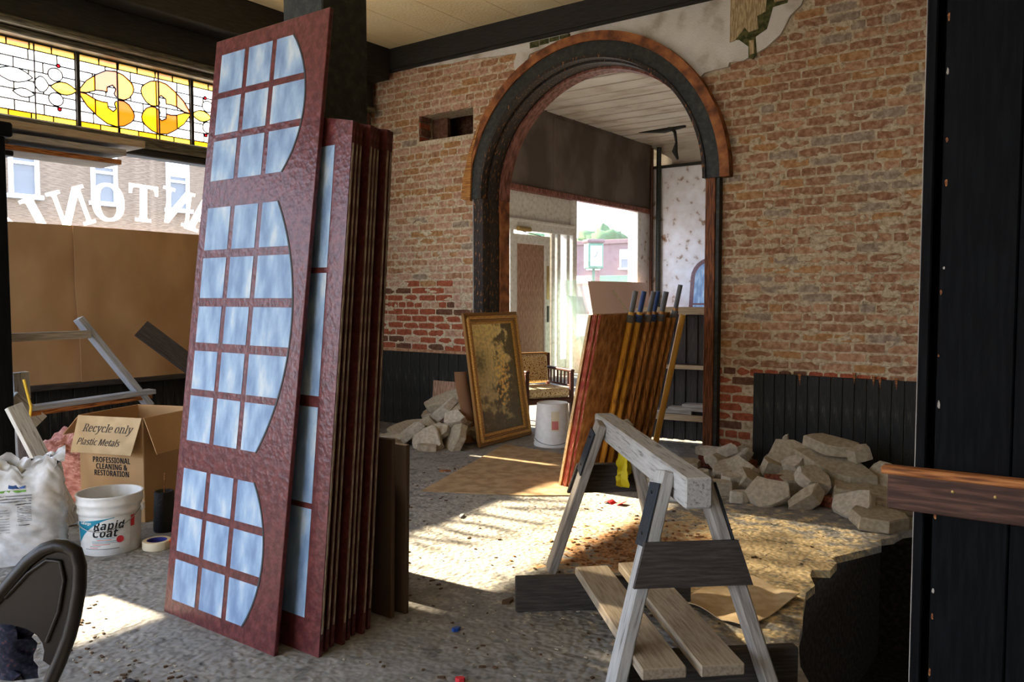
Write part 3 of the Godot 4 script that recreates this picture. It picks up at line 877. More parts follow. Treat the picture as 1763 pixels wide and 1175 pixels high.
func make_brick_wall():
	var outline := PackedVector2Array([Vector2(-6.2, 0), Vector2(AX - 1.10, 0)])
	for i in 25:
		var a := PI - PI * i / 24.0
		outline.append(Vector2(AX + cos(a) * 1.10, AY + sin(a) * 1.10))
	outline.append_array(PackedVector2Array([Vector2(AX + 1.12, 0), Vector2(3.6, 0), Vector2(3.6, 3.7), Vector2(-6.2, 3.7)]))
	var niche := PackedVector2Array([Vector2(-5.31, 2.715), Vector2(-4.66, 2.705), Vector2(-4.64, 2.93), Vector2(-5.31, 2.985)])
	var wl := struct("wall_back_left", "old brick wall with a square hole between corner and arch", "wall")
	var wr := struct("wall_back_right", "old brick wall with mortar smears and torn plaster right of the arch", "wall")
	# the wall body in two halves; the left one has the hole
	var left_half := Geometry2D.intersect_polygons(outline, PackedVector2Array([Vector2(-6.3, -0.1), Vector2(AX, -0.1), Vector2(AX, 3.8), Vector2(-6.3, 3.8)]))[0]
	var right_half := Geometry2D.intersect_polygons(outline, PackedVector2Array([Vector2(AX, -0.1), Vector2(3.7, -0.1), Vector2(3.7, 3.8), Vector2(AX, 3.8)]))[0]
	var mb := MB.new()
	# strips above, below and beside the hole keep it open
	for q in [Rect2(-6.3, -0.1, 0.99, 3.9), Rect2(-4.65, -0.1, 1.2, 3.9), Rect2(-5.31, -0.1, 0.66, 2.81), Rect2(-5.31, 2.96, 0.66, 0.84)]:
		var r: Rect2 = q
		for p in Geometry2D.intersect_polygons(left_half, PackedVector2Array([r.position, r.position + Vector2(r.size.x, 0), r.end, r.position + Vector2(0, r.size.y)])):
			mb.prism(p, ZB - 0.0065, -6.05)
	obj("mortar_bed", mb.done(), M.mortar, wl)
	var mr := MB.new()
	mr.prism(right_half, ZB - 0.0065, -6.05)
	obj("mortar_bed", mr.done(), M.mortar_tan, wr)
	# the hole: brick cheeks, a broken back with a black gap
	bx(wl, "hole_back", M.brick_dark, Vector3(-5.33, 2.69, -5.99), Vector3(-5.12, 3.0, -5.95))
	# it opens into an old flue: a hollow chimney breast behind the wall
	bx(wl, "flue_side", M.brick_dark, Vector3(-5.5, 0, -6.22), Vector3(-5.42, 4.1, -6.05))
	bx(wl, "flue_side", M.brick_dark, Vector3(-4.67, 0, -6.22), Vector3(-4.625, 4.1, -6.05))
	bx(wl, "flue_back", M.brick_dark, Vector3(-5.5, 0, -6.26), Vector3(-4.625, 4.1, -6.22))
	bx(wl, "flue_top", M.brick_dark, Vector3(-5.5, 3.9, -6.22), Vector3(-4.625, 4.0, -6.05))
	bx(wl, "hole_lintel", M.mortar, Vector3(-5.31, 2.945, -6.0), Vector3(-4.66, 2.97, -5.77))
	for i in 4:
		var b := bx(wl, "cheek_brick", [M.brick_red, M.brick_dark][i % 2], Vector3(-5.335, 2.705 + i * 0.066, -5.90), Vector3(-5.30 + 0.012 * (i % 2), 2.76 + i * 0.066, -5.76), 0.005)
		b.position.x += 0.004 * i
	# bricks
	var ms := []
	var mh := []
	for i in 7:
		ms.append(brick_mesh(0.198, 100 + i))
	for i in 4:
		mh.append(brick_mesh(0.094, 200 + i))
	var todo := {0: [], 1: []}
	var course := 0.0668
	for row in 51:
		var y := 0.034 + row * course
		if y > 3.40:
			break
		var hw := arch_half(y)
		for side in 2:
			var x0 := -5.94 if side == 0 else AX + hw
			var x1 := AX - hw if side == 0 else 0.3
			if hw == 0.0:
				x0 = -5.94 if side == 0 else AX
				x1 = AX if side == 0 else 0.3
			var head := row % 7 == 3
			var pitch := 0.104 if head else 0.209
			var x := x0 + (0.0 if hw == 0.0 else 0.005) - (0.105 if row % 2 else 0.0) * (1.0 if side == 0 else 0.8) - (0.05 if head else 0.0)
			while x < x1 - 0.03:
				var a := maxf(x, x0)
				var b := minf(x + pitch - 0.014, x1)
				var lb := pitch + rng.randf_range(-0.006, 0.006)
				x += lb
				if side == 0 and y > 2.70 and y < 2.97 and b > -5.31 and a < -4.65:
					if a < -5.36:
						b = -5.315
					elif b > -4.6:
						a = -4.645
					else:
						continue
				if b - a < 0.035:
					continue
				var cx := (a + b) / 2.0
				if side == 1 and Geometry2D.is_point_in_polygon(Vector2(cx, y), plaster_poly):
					continue
				if side == 0 and y < 0.70 and cx < -4.6:
					continue
				if side == 1 and y < 0.685 and cx > -2.05:
					continue
				if side == 1 and y < 0.685 and b > -2.05:
					b = -2.05
				todo[side].append([a, b, y])
	for side in 2:
		var w: Node3D = [wl, wr][side]
		var list: Array = todo[side]
		list.sort_custom(func(p, q): return Vector2((p[0] + p[1]) / 2.0, p[2] - 1.25).length() + (9.0 if p[0] > -0.9 else 0.0) < Vector2((q[0] + q[1]) / 2.0, q[2] - 1.25).length() + (9.0 if q[0] > -0.9 else 0.0))
		var rest := {}
		for i in list.size():
			var e: Array = list[i]
			var ln: float = e[1] - e[0]
			var y: float = e[2]
			var cx: float = (e[0] + e[1]) / 2.0
			var mesh: ArrayMesh = ms[rng.randi() % 7] if ln > 0.14 else mh[rng.randi() % 4]
			var bs := Basis.from_scale(Vector3(ln / (0.198 if ln > 0.14 else 0.094), rng.randf_range(0.90, 1.0), 1.0)).rotated(Vector3.BACK, rng.randf_range(-0.008, 0.008))
			var at := Vector3(cx, y + rng.randf_range(-0.0025, 0.0025), ZB + rng.randf_range(-0.003, 0.003))
			var k := rng.randf()
			var nm := "brick_tan"
			if side == 0:
				nm = "brick_pink" if k < 0.4 else "brick_tan" if k < 0.72 else "brick_ochre" if k < 0.84 else "brick_brown" if k < 0.93 else "brick_grey"
				if y < 1.36 - 0.25 * clampf((cx + 5.0) / 0.5, 0.0, 1.0) + rng.randf_range(-0.05, 0.05):
					nm = "brick_red" if k < 0.72 else "brick_dark" if k < 0.84 else "brick_pink"
			else:
				nm = "brick_umber" if k < 0.34 else "brick_brown" if k < 0.6 else "brick_tan" if k < 0.74 else "brick_ochre" if k < 0.86 else "brick_grey"
				if (y < 0.72 and cx < -1.15) or (y < 0.55 and cx < -2.0):
					nm = "brick_red" if k < 0.8 else "brick_dark"
			if i < 295:
				obj("brick", mesh, M[nm], w, at, bs)
			else:
				if not rest.has(nm):
					rest[nm] = SurfaceTool.new()
				rest[nm].append_from(mesh, 0, Transform3D(bs, at))
		for nm in rest:
			var o := obj("far_bricks", rest[nm].commit(), M[nm], w)
			o.set_meta("kind", "stuff")
	# smeared mortar proud of the joints here and there
	var sm := MB.new()
	var sl := MB.new()
	for i in 420:
		var lft := i % 4 == 0
		var sx := rng.randf_range(-5.8, -4.75) if lft else rng.randf_range(-2.25, -0.7)
		var sy := clampf(rng.randfn(1.75 if lft else 1.55, 0.45), 0.8, 3.2)
		if i % 5 == 0:
			sy = rng.randf_range(0.8, 3.2)
		if absf(sx - AX) < arch_half(sy) + 0.12 or Geometry2D.is_point_in_polygon(Vector2(sx, sy + 0.05), plaster_poly) or (sx < -4.5 and sy > 2.62 and sy < 3.05):
			continue
		if not i % 3:
			sy = 0.034 + (floorf((sy - 0.034) / course) + 0.5) * course
		var p := []
		var rx := rng.randf_range(0.02, 0.085)
		var ry := rng.randf_range(0.012, 0.03)
		for k in 11:
			var a := TAU * k / 11
			var f := rng.randf_range(0.55, 1.15)
			p.append(Vector2(cos(a) * rx, sin(a) * ry) * f)
		var tgt: MB = sl if lft else sm
		var top := ZB + rng.randf_range(0.002, 0.006)
		for k in 11:
			var e: Vector2 = p[k]
			var g: Vector2 = p[(k + 1) % 11]
			var e0 := Vector3(sx + e.x, sy + e.y, ZB - 0.002)
			var g0 := Vector3(sx + g.x, sy + g.y, ZB - 0.002)
			var e1 := Vector3(sx + e.x * 0.7, sy + e.y * 0.7, top)
			var g1 := Vector3(sx + g.x * 0.7, sy + g.y * 0.7, top)
			tgt.quad(e0, g0, g1, e1, Vector3.BACK)
			tgt.tri(e1, g1, Vector3(sx, sy, top), Vector3.BACK)
	var so2 := obj("mortar_smear", sl.done(), M.mortar, wl)
	so2.set_meta("kind", "stuff")
	var so := obj("mortar_smear", sm.done(), M.mortar_tan, wr)
	so.set_meta("kind", "stuff")
	# plaster left on the wall over the arch, and the torn wallpaper on it
	var pl := MB.new()
	var pp := plaster_poly.duplicate()
	for i in range(1, 12):
		var a := deg_to_rad(34.0 + i * 5.6)
		pp.append(Vector2(AX + cos(a) * 1.16, AY + sin(a) * 1.16))
	pl.prism(pp, ZB - 0.012, ZB + 0.016)
	obj("plaster_patch", pl.done(), M.plaster, wr)
	var pl2 := MB.new()
	pl2.prism(PackedVector2Array([Vector2(-5.5, 3.41), Vector2(-3.62, 3.41), Vector2(-3.75, 3.35), Vector2(-4.02, 3.30), Vector2(-4.1, 3.16), Vector2(-4.16, 3.13), Vector2(-4.19, 3.24), Vector2(-4.16, 3.33), Vector2(-4.4, 3.345), Vector2(-4.7, 3.37), Vector2(-4.9, 3.365)]), ZB - 0.012, ZB + 0.01)
	obj("plaster_patch", pl2.done(), M.plaster, wl)
	var papers := [[M.wallpaper_green, 0.019, [Vector2(-2.245, 3.41), Vector2(-2.25, 3.09), Vector2(-2.19, 3.08), Vector2(-2.12, 3.02), Vector2(-2.12, 2.945), Vector2(-2.085, 2.925), Vector2(-2.06, 2.96), Vector2(-2.07, 3.08), Vector2(-1.99, 3.12), Vector2(-1.95, 3.26), Vector2(-1.85, 3.27), Vector2(-1.81, 3.41)]],
		[M.wallpaper, 0.023, [Vector2(-2.255, 3.41), Vector2(-2.258, 3.075), Vector2(-2.22, 3.08), Vector2(-2.17, 3.13), Vector2(-2.15, 3.16), Vector2(-2.12, 3.12), Vector2(-2.05, 3.13), Vector2(-2.06, 3.22), Vector2(-2.0, 3.24), Vector2(-1.99, 3.41)]],
		[M.wallpaper, 0.023, [Vector2(-2.115, 3.06), Vector2(-2.11, 2.96), Vector2(-2.075, 2.965), Vector2(-2.08, 3.06)]],
		[M.wallpaper, 0.023, [Vector2(-1.955, 3.41), Vector2(-1.94, 3.29), Vector2(-1.87, 3.29), Vector2(-1.83, 3.41)]]]
	for e in papers:
		var q := MB.new()
		q.prism(PackedVector2Array(e[2]), ZB + 0.012, ZB + e[1])
		obj("wallpaper_scrap", q.done(), e[0], wr)
	for i in 5:
		bx(wl, "green_tile", M.wallpaper_green, Vector3(-4.02 + i * 0.1, 3.345 + i * 0.008, ZB), Vector3(-3.926 + i * 0.1, 3.395, ZB + 0.014), 0.002)
	# dark boarding at the foot of the wall
	plank_row(wr, "plank", M.wainscot_black, Vector3(-2.05, 0, ZB - 0.012), Vector3(3.5, 0, ZB - 0.012), 0.03, 0.70, 0.0775, 0.022, Vector3.BACK)
	plank_row(wl, "plank", M.wainscot_black, Vector3(-5.9, 0, ZB - 0.012), Vector3(-4.58, 0, ZB - 0.012), 0.0, 0.715, 0.12, 0.022, Vector3.BACK)
	bx(wl, "ledge", M.brick_tan, Vector3(-5.9, 0.715, ZB - 0.02), Vector3(-4.60, 0.742, ZB + 0.012), 0.006)
	for i in 5:
		var q := MB.new()
		q.prism(PackedVector2Array([Vector2(-0.012, 0.03), Vector2(0.01, 0.024), Vector2(0.004, -0.05), Vector2(-0.003, -0.01)]), 0, 0.006)
		obj("splinter", q.done(), M.wood_raw, wr, Vector3([-1.72, -1.24, -1.20, -1.36, -1.1][i], [0.68, 0.70, 0.695, 0.71, 0.69][i], ZB + 0.011))
	# the arch casing
	var t := struct("trim_3", "round arch casing of dark and bare wood round the opening", "arch")
	var rings := [["raw_edge", M.wood_ring, 1.168, 1.24, -0.02, 0.075, 0.0, PI], ["face_band", M.green_black, 1.055, 1.17, -0.02, 0.06, 0.0, PI], ["inner_bead", M.black_worn, 1.035, 1.06, -0.06, 0.075, 0.0, PI], ["soffit_board", M.black_worn, 1.02, 1.10, -0.17, -0.02, 0.0, PI], ["soffit_back", M.red_stain, 1.0, 1.10, -0.31, -0.17, 0.0, PI]]
	for e in rings:
		var q := MB.new()
		q.ring(e[2], e[3], e[4], e[5], e[6], e[7])
		obj(e[0], q.done(), e[1], t, Vector3(AX, AY, ZB))
	var flare := MB.new()   # split end of the bare wood on the left, wider than the ring
	flare.prism(PackedVector2Array([Vector2(-4.725, 2.125), Vector2(-4.62, 2.10), Vector2(-4.60, 2.5), Vector2(-4.50, 2.78), Vector2(-4.545, 2.70), Vector2(-4.64, 2.5), Vector2(-4.70, 2.3)]), ZB + 0.03, ZB + 0.082)
	obj("split_end", flare.done(), M.wood_gold, t)
	bx(t, "jamb_face", M.black_worn, Vector3(-4.60, 0.0, ZB - 0.02), Vector3(-4.487, 2.115, ZB + 0.06), 0.005)
	bx(t, "jamb_edge", M.lumber_grey, Vector3(-4.615, 0.0, ZB - 0.01), Vector3(-4.60, 2.115, ZB + 0.055), 0.003)
	bx(t, "jamb_reveal", M.black_worn, Vector3(-4.60, 0.0, ZB - 0.17), Vector3(-4.482, 2.115, ZB - 0.02), 0.005)
	bx(t, "jamb_back", M.wood_ring, Vector3(-4.60, 0.0, ZB - 0.31), Vector3(-4.467, 2.115, ZB - 0.17), 0.005)
	bx(t, "jamb_face", M.jamb_wood, Vector3(-2.412, 0.0, ZB - 0.02), Vector3(-2.335, 2.115, ZB + 0.06), 0.004)
	bx(t, "jamb_edge", M.green_black, Vector3(-2.335, 0.0, ZB - 0.02), Vector3(-2.305, 2.115, ZB + 0.05), 0.004)
	bx(t, "jamb_reveal", M.jamb_wood, Vector3(-2.43, 0.0, ZB - 0.31), Vector3(-2.36, 2.115, ZB - 0.02), 0.004)

# ---------- the room beyond the arch and the street ----------
func make_room_beyond():
	var w := struct("wall_beyond_left", "storefront wall of the room beyond the arch", "wall")
	var x0 := XV - 0.12
	bx(w, "bulkhead", M.bulkhead, Vector3(x0, 2.86, -13.95), Vector3(XV + 0.02, 4.1, -6.05))
	bx(w, "bulkhead_batten", M.red_stain, Vector3(XV - 0.05, 2.79, -13.95), Vector3(XV + 0.06, 2.875, -6.05), 0.008)
	bx(w, "bulkhead_panel", M.bulkhead, Vector3(XV + 0.02, 2.875, -12.2), Vector3(XV + 0.03, 4.0, -10.6), 0.002)
	bx(w, "wall", M.white_trim, Vector3(x0, 0, -9.25), Vector3(XV, 2.86, -8.95))
	bx(w, "wall", M.white_trim, Vector3(x0, 0, -8.95), Vector3(XV, 0.5, -6.05))
	bx(w, "pane", M.glass, Vector3(XV - 0.06, 0.5, -8.95), Vector3(XV - 0.055, 2.86, -6.05))  # unseen window added to brighten the room beyond the arch
	bx(w, "wall", M.stained_wall, Vector3(x0, 0, -13.95), Vector3(XV, 2.86, -13.55))
	bx(w, "wall", M.white_trim, Vector3(x0, 0, -13.45), Vector3(XV, 0.55, -11.22))
	var d := struct("door_1", "white framed shop door with a plywood panel beyond the arch", "door")
	bx(d, "transom_panel", M.white_trim, Vector3(x0, 2.34, -11.19), Vector3(XV - 0.03, 2.8, -9.25), 0.004)
	bx(d, "head_rail", M.white_trim, Vector3(x0, 2.22, -11.19), Vector3(XV + 0.03, 2.36, -9.25), 0.01)
	bx(d, "head_moulding", M.white_trim, Vector3(x0, 2.34, -11.19), Vector3(XV + 0.06, 2.385, -9.25), 0.01)
	for z in [-9.30, -9.53, -10.62, -10.78, -11.05]:
		bx(d, "frame_post", M.white_trim, Vector3(x0, 0, z - 0.045), Vector3(XV + 0.02, 2.24, z + 0.045), 0.008)
	bx(d, "stile", M.white_trim, Vector3(XV - 0.06, 0.06, -10.57), Vector3(XV - 0.01, 2.17, -10.43), 0.008)
	bx(d, "stile", M.white_trim, Vector3(XV - 0.06, 0.06, -9.70), Vector3(XV - 0.01, 2.17, -9.57), 0.008)
	bx(d, "rail", M.white_trim, Vector3(XV - 0.06, 2.03, -10.43), Vector3(XV - 0.01, 2.17, -9.70), 0.008)
	bx(d, "rail", M.white_trim, Vector3(XV - 0.06, 0.06, -10.43), Vector3(XV - 0.01, 0.34, -9.70), 0.008)
	bx(d, "plywood_panel", M.plywood, Vector3(XV - 0.05, 0.34, -10.43), Vector3(XV - 0.035, 2.03, -9.70))
	bx(d, "push_plate", M.brass, Vector3(XV - 0.01, 1.2, -10.53), Vector3(XV - 0.004, 1.72, -10.47), 0.001)
	bx(d, "lock_case", M.green_black, Vector3(XV - 0.01, 0.85, -10.53), Vector3(XV + 0.0, 1.1, -10.48), 0.002)
	for z in [[-9.30, -9.53], [-10.78, -11.05]]:
		bx(d, "side_pane", M.glass, Vector3(XV - 0.05, 0.2, z[1]), Vector3(XV - 0.045, 2.22, z[0]))
		bx(d, "side_panel", M.white_trim, Vector3(x0, 0, z[1]), Vector3(XV - 0.01, 0.25, z[0]), 0.006)
	var cl := MB.new()
	cl.tube([Vector3(XV + 0.06, 2.235, -9.62), Vector3(XV + 0.06, 2.235, -9.92)], 0.035, 10)
	obj("door_closer", cl.done(), M.brass, d)
	bar(d, "closer_arm", M.steel, Vector3(XV + 0.05, 2.2, -9.75), Vector3(XV + 0.03, 2.16, -10.25), 0.012, 0.012)
	var g := struct("window_4", "bare window looking onto the street beyond the arch", "window")
	bx(g, "frame_post", M.white_trim, Vector3(x0, 0, -11.31), Vector3(XV + 0.02, 2.8, -11.19), 0.008)
	bx(g, "frame_post", M.white_trim, Vector3(x0, 0.55, -13.55), Vector3(XV + 0.02, 2.86, -13.42), 0.008)
	bx(g, "sill", M.white_trim, Vector3(x0, 0.55, -13.45), Vector3(XV + 0.06, 0.6, -11.3), 0.008)
	bx(g, "pane", M.glass, Vector3(XV - 0.06, 0.6, -13.45), Vector3(XV - 0.055, 2.82, -11.3))
	var f := struct("wall_beyond_back", "stained white plaster wall at the far end beyond the arch", "wall")
	bx(f, "plaster", M.stained_wall, Vector3(-7.15, 0, -14.15), Vector3(0.2, 3.62, -13.95))
	bx(f, "upper_boards", M.old_boards, Vector3(-7.15, 3.62, -14.15), Vector3(0.2, 4.2, -13.98))
	bx(f, "cornice_strip", M.beam_black, Vector3(-7.0, 3.62, -13.97), Vector3(0.2, 3.67, -13.9), 0.005)
	var r := struct("wall_beyond_right", "plain wall of the room beyond the arch", "wall")
	bx(r, "wall", M.plaster, Vector3(0.1, 0, -14.15), Vector3(0.3, 4.2, -6.05))
	bx(r, "wall", M.plaster, Vector3(-7.15, 3.7, -6.06), Vector3(0.3, 4.2, -5.9))
	var c := struct("ceiling_beyond", "peeling board ceiling of the room beyond the arch", "ceiling")
	bx(c, "deck", M.brown_board, Vector3(-7.15, 4.11, -14.15), Vector3(0.3, 4.25, -5.9))
	var z := -6.0
	while z > -13.9:
		var n := 0
		var x := -7.0
		while x < 0.1:
			var e: float = minf(x + [2.7, 3.6, 2.1][n % 3] + 0.3 * sin(z * 7.0), 0.1)
			bx(c, "plank", M.old_boards, Vector3(x + 0.008, 4.06 + rng.randf_range(-0.01, 0.006), z - 0.375), Vector3(e - 0.018, 4.105, z - 0.022), 0.004)
			x = e
			n += 1
		z -= 0.40
	var hang := MB.new()
	hang.tube([Vector3(-6.0, 4.07, -12.6), Vector3(-5.9, 3.98, -12.62), Vector3(-5.86, 3.8, -12.6), Vector3(-5.9, 3.66, -12.63), Vector3(-5.84, 3.52, -12.62)], [0.03, 0.03, 0.02, 0.05, 0.02], 6)
	hang.tube([Vector3(-6.6, 4.07, -12.7), Vector3(-6.1, 4.03, -12.65), Vector3(-5.7, 4.04, -12.6)], [0.02, 0.05, 0.02], 6)
	obj("hanging_lath", hang.done(), M.beam_black, c)
	var pp := [[-6.93, -13.86, 0.03, M.pipe_brown, "slim brown pipe in the far corner beyond the arch, nearer the window"], [-6.80, -13.88, 0.045, M.green_black, "dark thicker pipe in the far corner beyond the arch"]]
	for e in pp:
		var mb := MB.new()
		mb.tube([Vector3(e[0], 0, e[1]), Vector3(e[0], 4.0, e[1])], e[2], 10)
		tag(obj("riser_pipe", mb.done(), e[3]), e[4], "pipe")
	# leaning things beyond the arch
	for_sheet("drywall_sheet", "bowed pinkish sheet leaning under the far window", func(u: float, v: float) -> Vector3:
		return Vector3(XV + 0.42 - 0.28 * v + 0.10 * sin(u * PI), 1.5 * v, lerpf(-11.45, -13.5, u)), Vector3.RIGHT, M.pink_board, "sheet")
	var st := MB.new()
	st.tube([Vector3(XV + 0.30, 1.36, -12.0), Vector3(XV + 0.95, 0.0, -12.75)], 0.018, 8)
	tag(obj("stick", st.done(), M.lumber_tan), "thin pale stick leaning on the pinkish sheet", "stick")
	var gs := thing("glass_sheet", "greenish glass sheet leaning beside the far shop door", "glass", Vector3(XV, 0, 0))
	bar(gs, "pane", M.glass_sheet, Vector3(0.55, 0.005, -11.0), Vector3(0.12, 1.5, -11.0), 0.55, 0.006, Vector3(1, 0.3, 0), 0.0)
	var gs2 := thing("glass_sheet", "second glass sheet leaning in front of the greenish one, cut narrower", "glass", Vector3(XV, 0, 0))
	bar(gs2, "pane", M.glass_sheet, Vector3(0.7, 0.005, -10.85), Vector3(0.25, 1.25, -10.9), 0.4, 0.006, Vector3(1, 0.3, 0), 0.0)
	var ap := thing("arched_panel", "maroon edged painted panel with a rounded top against the far wall", "panel", Vector3(-5.75, 0, -13.6))
	var q := MB.new()
	var out := PackedVector2Array([Vector2(-0.36, 0), Vector2(0.36, 0)])
	var inn := PackedVector2Array([Vector2(-0.28, 0.1), Vector2(0.28, 0.1)])
	for i in 13:
		var a := PI * i / 12.0
		out.append(Vector2(cos(a) * 0.36, 1.6 + sin(a) * 0.36))
		inn.append(Vector2(cos(a) * 0.28, 1.6 + sin(a) * 0.28))
	q.prism(out, 0, 0.018)
	var tilt := Basis(Vector3.RIGHT, -0.14)
	obj("board", q.done(), M.maroon, ap, Vector3.ZERO, tilt)
	var q2 := MB.new()
	q2.prism(inn, 0.018, 0.02)
	obj("painted_pane", q2.done(), M.sky_blue, ap, Vector3.ZERO, tilt)
	var cross := MB.new()
	cross.box(Vector3(0, 1.12, 0.021), Vector3(0.56, 0.03, 0.002))
	cross.box(Vector3(0, 0.9, 0.021), Vector3(0.03, 1.6, 0.002))
	obj("painted_bar", cross.done(), M.maroon, ap, Vector3.ZERO, tilt)

func facade_window(parent: Node, at: Vector3, w: float, h: float, n: Vector3):
	var s := Vector3.UP.cross(n)
	var bs := Basis(s, Vector3.UP, n)
	var o := MB.new()
	for e in [[Vector3(-w / 2, 0, 0), Vector3(0.1, h, 0.14)], [Vector3(w / 2, 0, 0), Vector3(0.1, h, 0.14)], [Vector3(0, h / 2, 0), Vector3(w + 0.1, 0.1, 0.14)], [Vector3(0, -h / 2, 0.03), Vector3(w + 0.24, 0.12, 0.24)], [Vector3(0, 0.06, 0), Vector3(w, 0.08, 0.1)]]:
		o.box(e[0], e[1])
	var f := obj("window", o.done(), M.window_white, parent, at, bs)
	var g := MB.new()
	g.box(Vector3(0, 0, -0.03), Vector3(w, h, 0.04))
	obj("pane", g.done(), M.window_dark, f)
	var b := MB.new()
	b.box(Vector3(0, h * 0.3, 0.0), Vector3(w * 0.9, h * 0.36, 0.02))
	obj("blind", b.done(), M.window_white, f)

func make_street():
	var s := struct("street", "grey street surface outside", "street")
	bx(s, "roadway", M.asphalt, Vector3(-120, -0.4, -120), Vector3(-6.2, -0.15, 60))
	bx(s, "rear_yard", M.asphalt, Vector3(-6.2, -0.4, 5.3), Vector3(40, -0.15, 60))
	var b := thing("brick_building", "pale brown brick building with white windows across the street", "building", Vector3(-24.5, -0.15, -6))
	bx(b, "wall", M.facade, Vector3(-8, 0, -13), Vector3(0, 7.0, 22))
	bx(b, "cornice", M.facade_pale, Vector3(-8, 7.0, -13.1), Vector3(0.25, 7.3, 22.1), 0.05)
	for z in [-11.4, -9.05, -6.65, -4.4, -2.1, 0.2, 2.5, 4.8]:
		facade_window(b, Vector3(0.02, 5.05, z), 0.68, 1.75, Vector3.RIGHT)
	for z in [-9.0, -3.0, 3.0, 9.0]:
		bx(b, "shopfront", M.window_dark, Vector3(-0.05, 0.5, z - 2.0), Vector3(0.03, 2.8, z + 2.0), 0.01)
	var c := thing("corner_building", "distant red brick corner building seen through the far window", "building", Vector3(-31, -0.15, -55))
	bx(c, "wall", M.facade_red, Vector3(-9, 0, -8), Vector3(9, 5.4, 0))
	bx(c, "parapet", M.facade_red, Vector3(-9.1, 5.4, -8), Vector3(9.1, 5.75, 0.15), 0.04)
	bx(c, "sign_band", M.window_white, Vector3(-8.6, 2.4, 0), Vector3(-1.6, 3.0, 0.15), 0.03)
	bx(c, "sign_band", M.clock_green, Vector3(-0.8, 2.4, 0), Vector3(4.6, 3.0, 0.15), 0.03)
	bx(c, "shopfront", M.window_dark, Vector3(-8.6, 0.2, -0.02), Vector3(8.4, 2.2, 0.06), 0.02)
	for x in [-7.0, -4.2, -1.4, 1.4, 4.2, 7.0]:
		facade_window(c, Vector3(x, 4.2, 0.02), 0.9, 1.4, Vector3.BACK)
	var p := thing("pale_pier", "pale sunlit masonry pier just outside the far window", "pier", Vector3(-8.0, -0.15, -15.4))
	bx(p, "shaft", M.facade_pale, Vector3(-0.25, 0, -0.4), Vector3(0.45, 5.2, 0.0), 0.02)
	bx(p, "plinth", M.facade_pale, Vector3(-0.3, 0, -0.45), Vector3(0.5, 0.5, 0.05), 0.02)
	# street clock on a post
	var k := thing("street_clock", "green boxed street clock on a post outside the far window", "clock", Vector3(-12.68, -0.15, -21.5), deg_to_rad(50))
	k.scale = Vector3(0.74, 0.925, 0.74)
	var mb := MB.new()
	mb.lathe([Vector2(0.16, 0), Vector2(0.16, 0.3), Vector2(0.08, 0.4), Vector2(0.06, 2.4), Vector2(0.12, 2.45), Vector2(0.0, 2.46)], 12)
	obj("post", mb.done(), M.clock_green, k)
	bx(k, "case", M.clock_green, Vector3(-0.32, 2.42, -0.32), Vector3(0.32, 3.25, 0.32), 0.03)
	bx(k, "cap", M.facade_red, Vector3(-0.38, 3.25, -0.38), Vector3(0.38, 3.38, 0.38), 0.05)
	for e in [[0.0, Vector3(0, 0, 0.325)], [-90.0, Vector3(-0.325, 0, 0)], [90.0, Vector3(0.325, 0, 0)], [180.0, Vector3(0, 0, -0.325)]]:
		var fb := Basis(Vector3.UP, deg_to_rad(e[0]))
		var fm := MB.new()
		fm.box(Vector3.ZERO, Vector3(0.5, 0.66, 0.012))
		var fo := obj("dial", fm.done(), M.clock_face, k, e[1] + Vector3(0, 2.83, 0), fb)
		var hm := MB.new()
		hm.box(Vector3(0.03, 0.08, 0.009), Vector3(0.02, 0.18, 0.004), Basis(Vector3.BACK, -0.4))
		hm.box(Vector3(-0.05, -0.02, 0.009), Vector3(0.14, 0.02, 0.004), Basis(Vector3.BACK, 0.5))
		for t in 12:
			var a := TAU * t / 12
			hm.box(Vector3(sin(a) * 0.2, cos(a) * 0.2, 0.008), Vector3(0.015, 0.03, 0.003), Basis(Vector3.BACK, -a))
		var ho := obj("clock_marks", hm.done(), M.ink, fo)
		ho.set_meta("kind", "stuff")
	# trees behind the corner building
	for e in [[-46.0, -80.0, 10.6, 3.3], [-36.6, -84.0, 11.2, 3.3], [-53.2, -78.0, 10.2, 3.3], [-26.5, -81.0, 10.2, 3.3]]:
		var names := ["round green tree rising behind the corner building, middle one", "taller green tree behind the corner building beside the pale pier", "green tree behind the corner building nearest the shop door", "green tree farthest along behind the corner building"]
		var i: int = used.get("street_tree", -1) + 1
		var t := thing("street_tree", names[i], "tree", Vector3(e[0], -0.15, e[1]), 0.0, "trees behind the corner building")
		var tr := MB.new()
		tr.tube([Vector3.ZERO, Vector3(0, e[2] * 0.6, 0)], [0.3, 0.18], 8)
		obj("trunk", tr.done(), M.lumber_dark, t)
		var n := noise(300 + i, 0.5, 4)
		var cr := MB.new()
		cr.grid(28, 16, func(u: float, v: float) -> Vector3:
			var a := TAU * u
			var b2 := PI * (v - 0.5)
			var dd := Vector3(cos(a) * cos(b2), sin(b2), sin(a) * cos(b2))
			return Vector3(0, e[2] * 0.62, 0) + dd * e[3] * Vector3(1, 0.72, 1) * (1.0 + 0.55 * n.get_noise_3dv(dd * 4.0)), func(u: float, v: float): return Vector3(cos(TAU * u) * cos(PI * (v - 0.5)), sin(PI * (v - 0.5)), sin(TAU * u) * cos(PI * (v - 0.5))))
		obj("crown", cr.done(), M.leaf, t)

# ---------- the painted sheets ----------
func arc_x(y: float, yc: float, half: float, edge: float, sag: float) -> float:
	var r := (half * half + sag * sag) / (2.0 * sag)
	return edge + sag - r + sqrt(maxf(0.0, r * r - (y - yc) * (y - yc)))

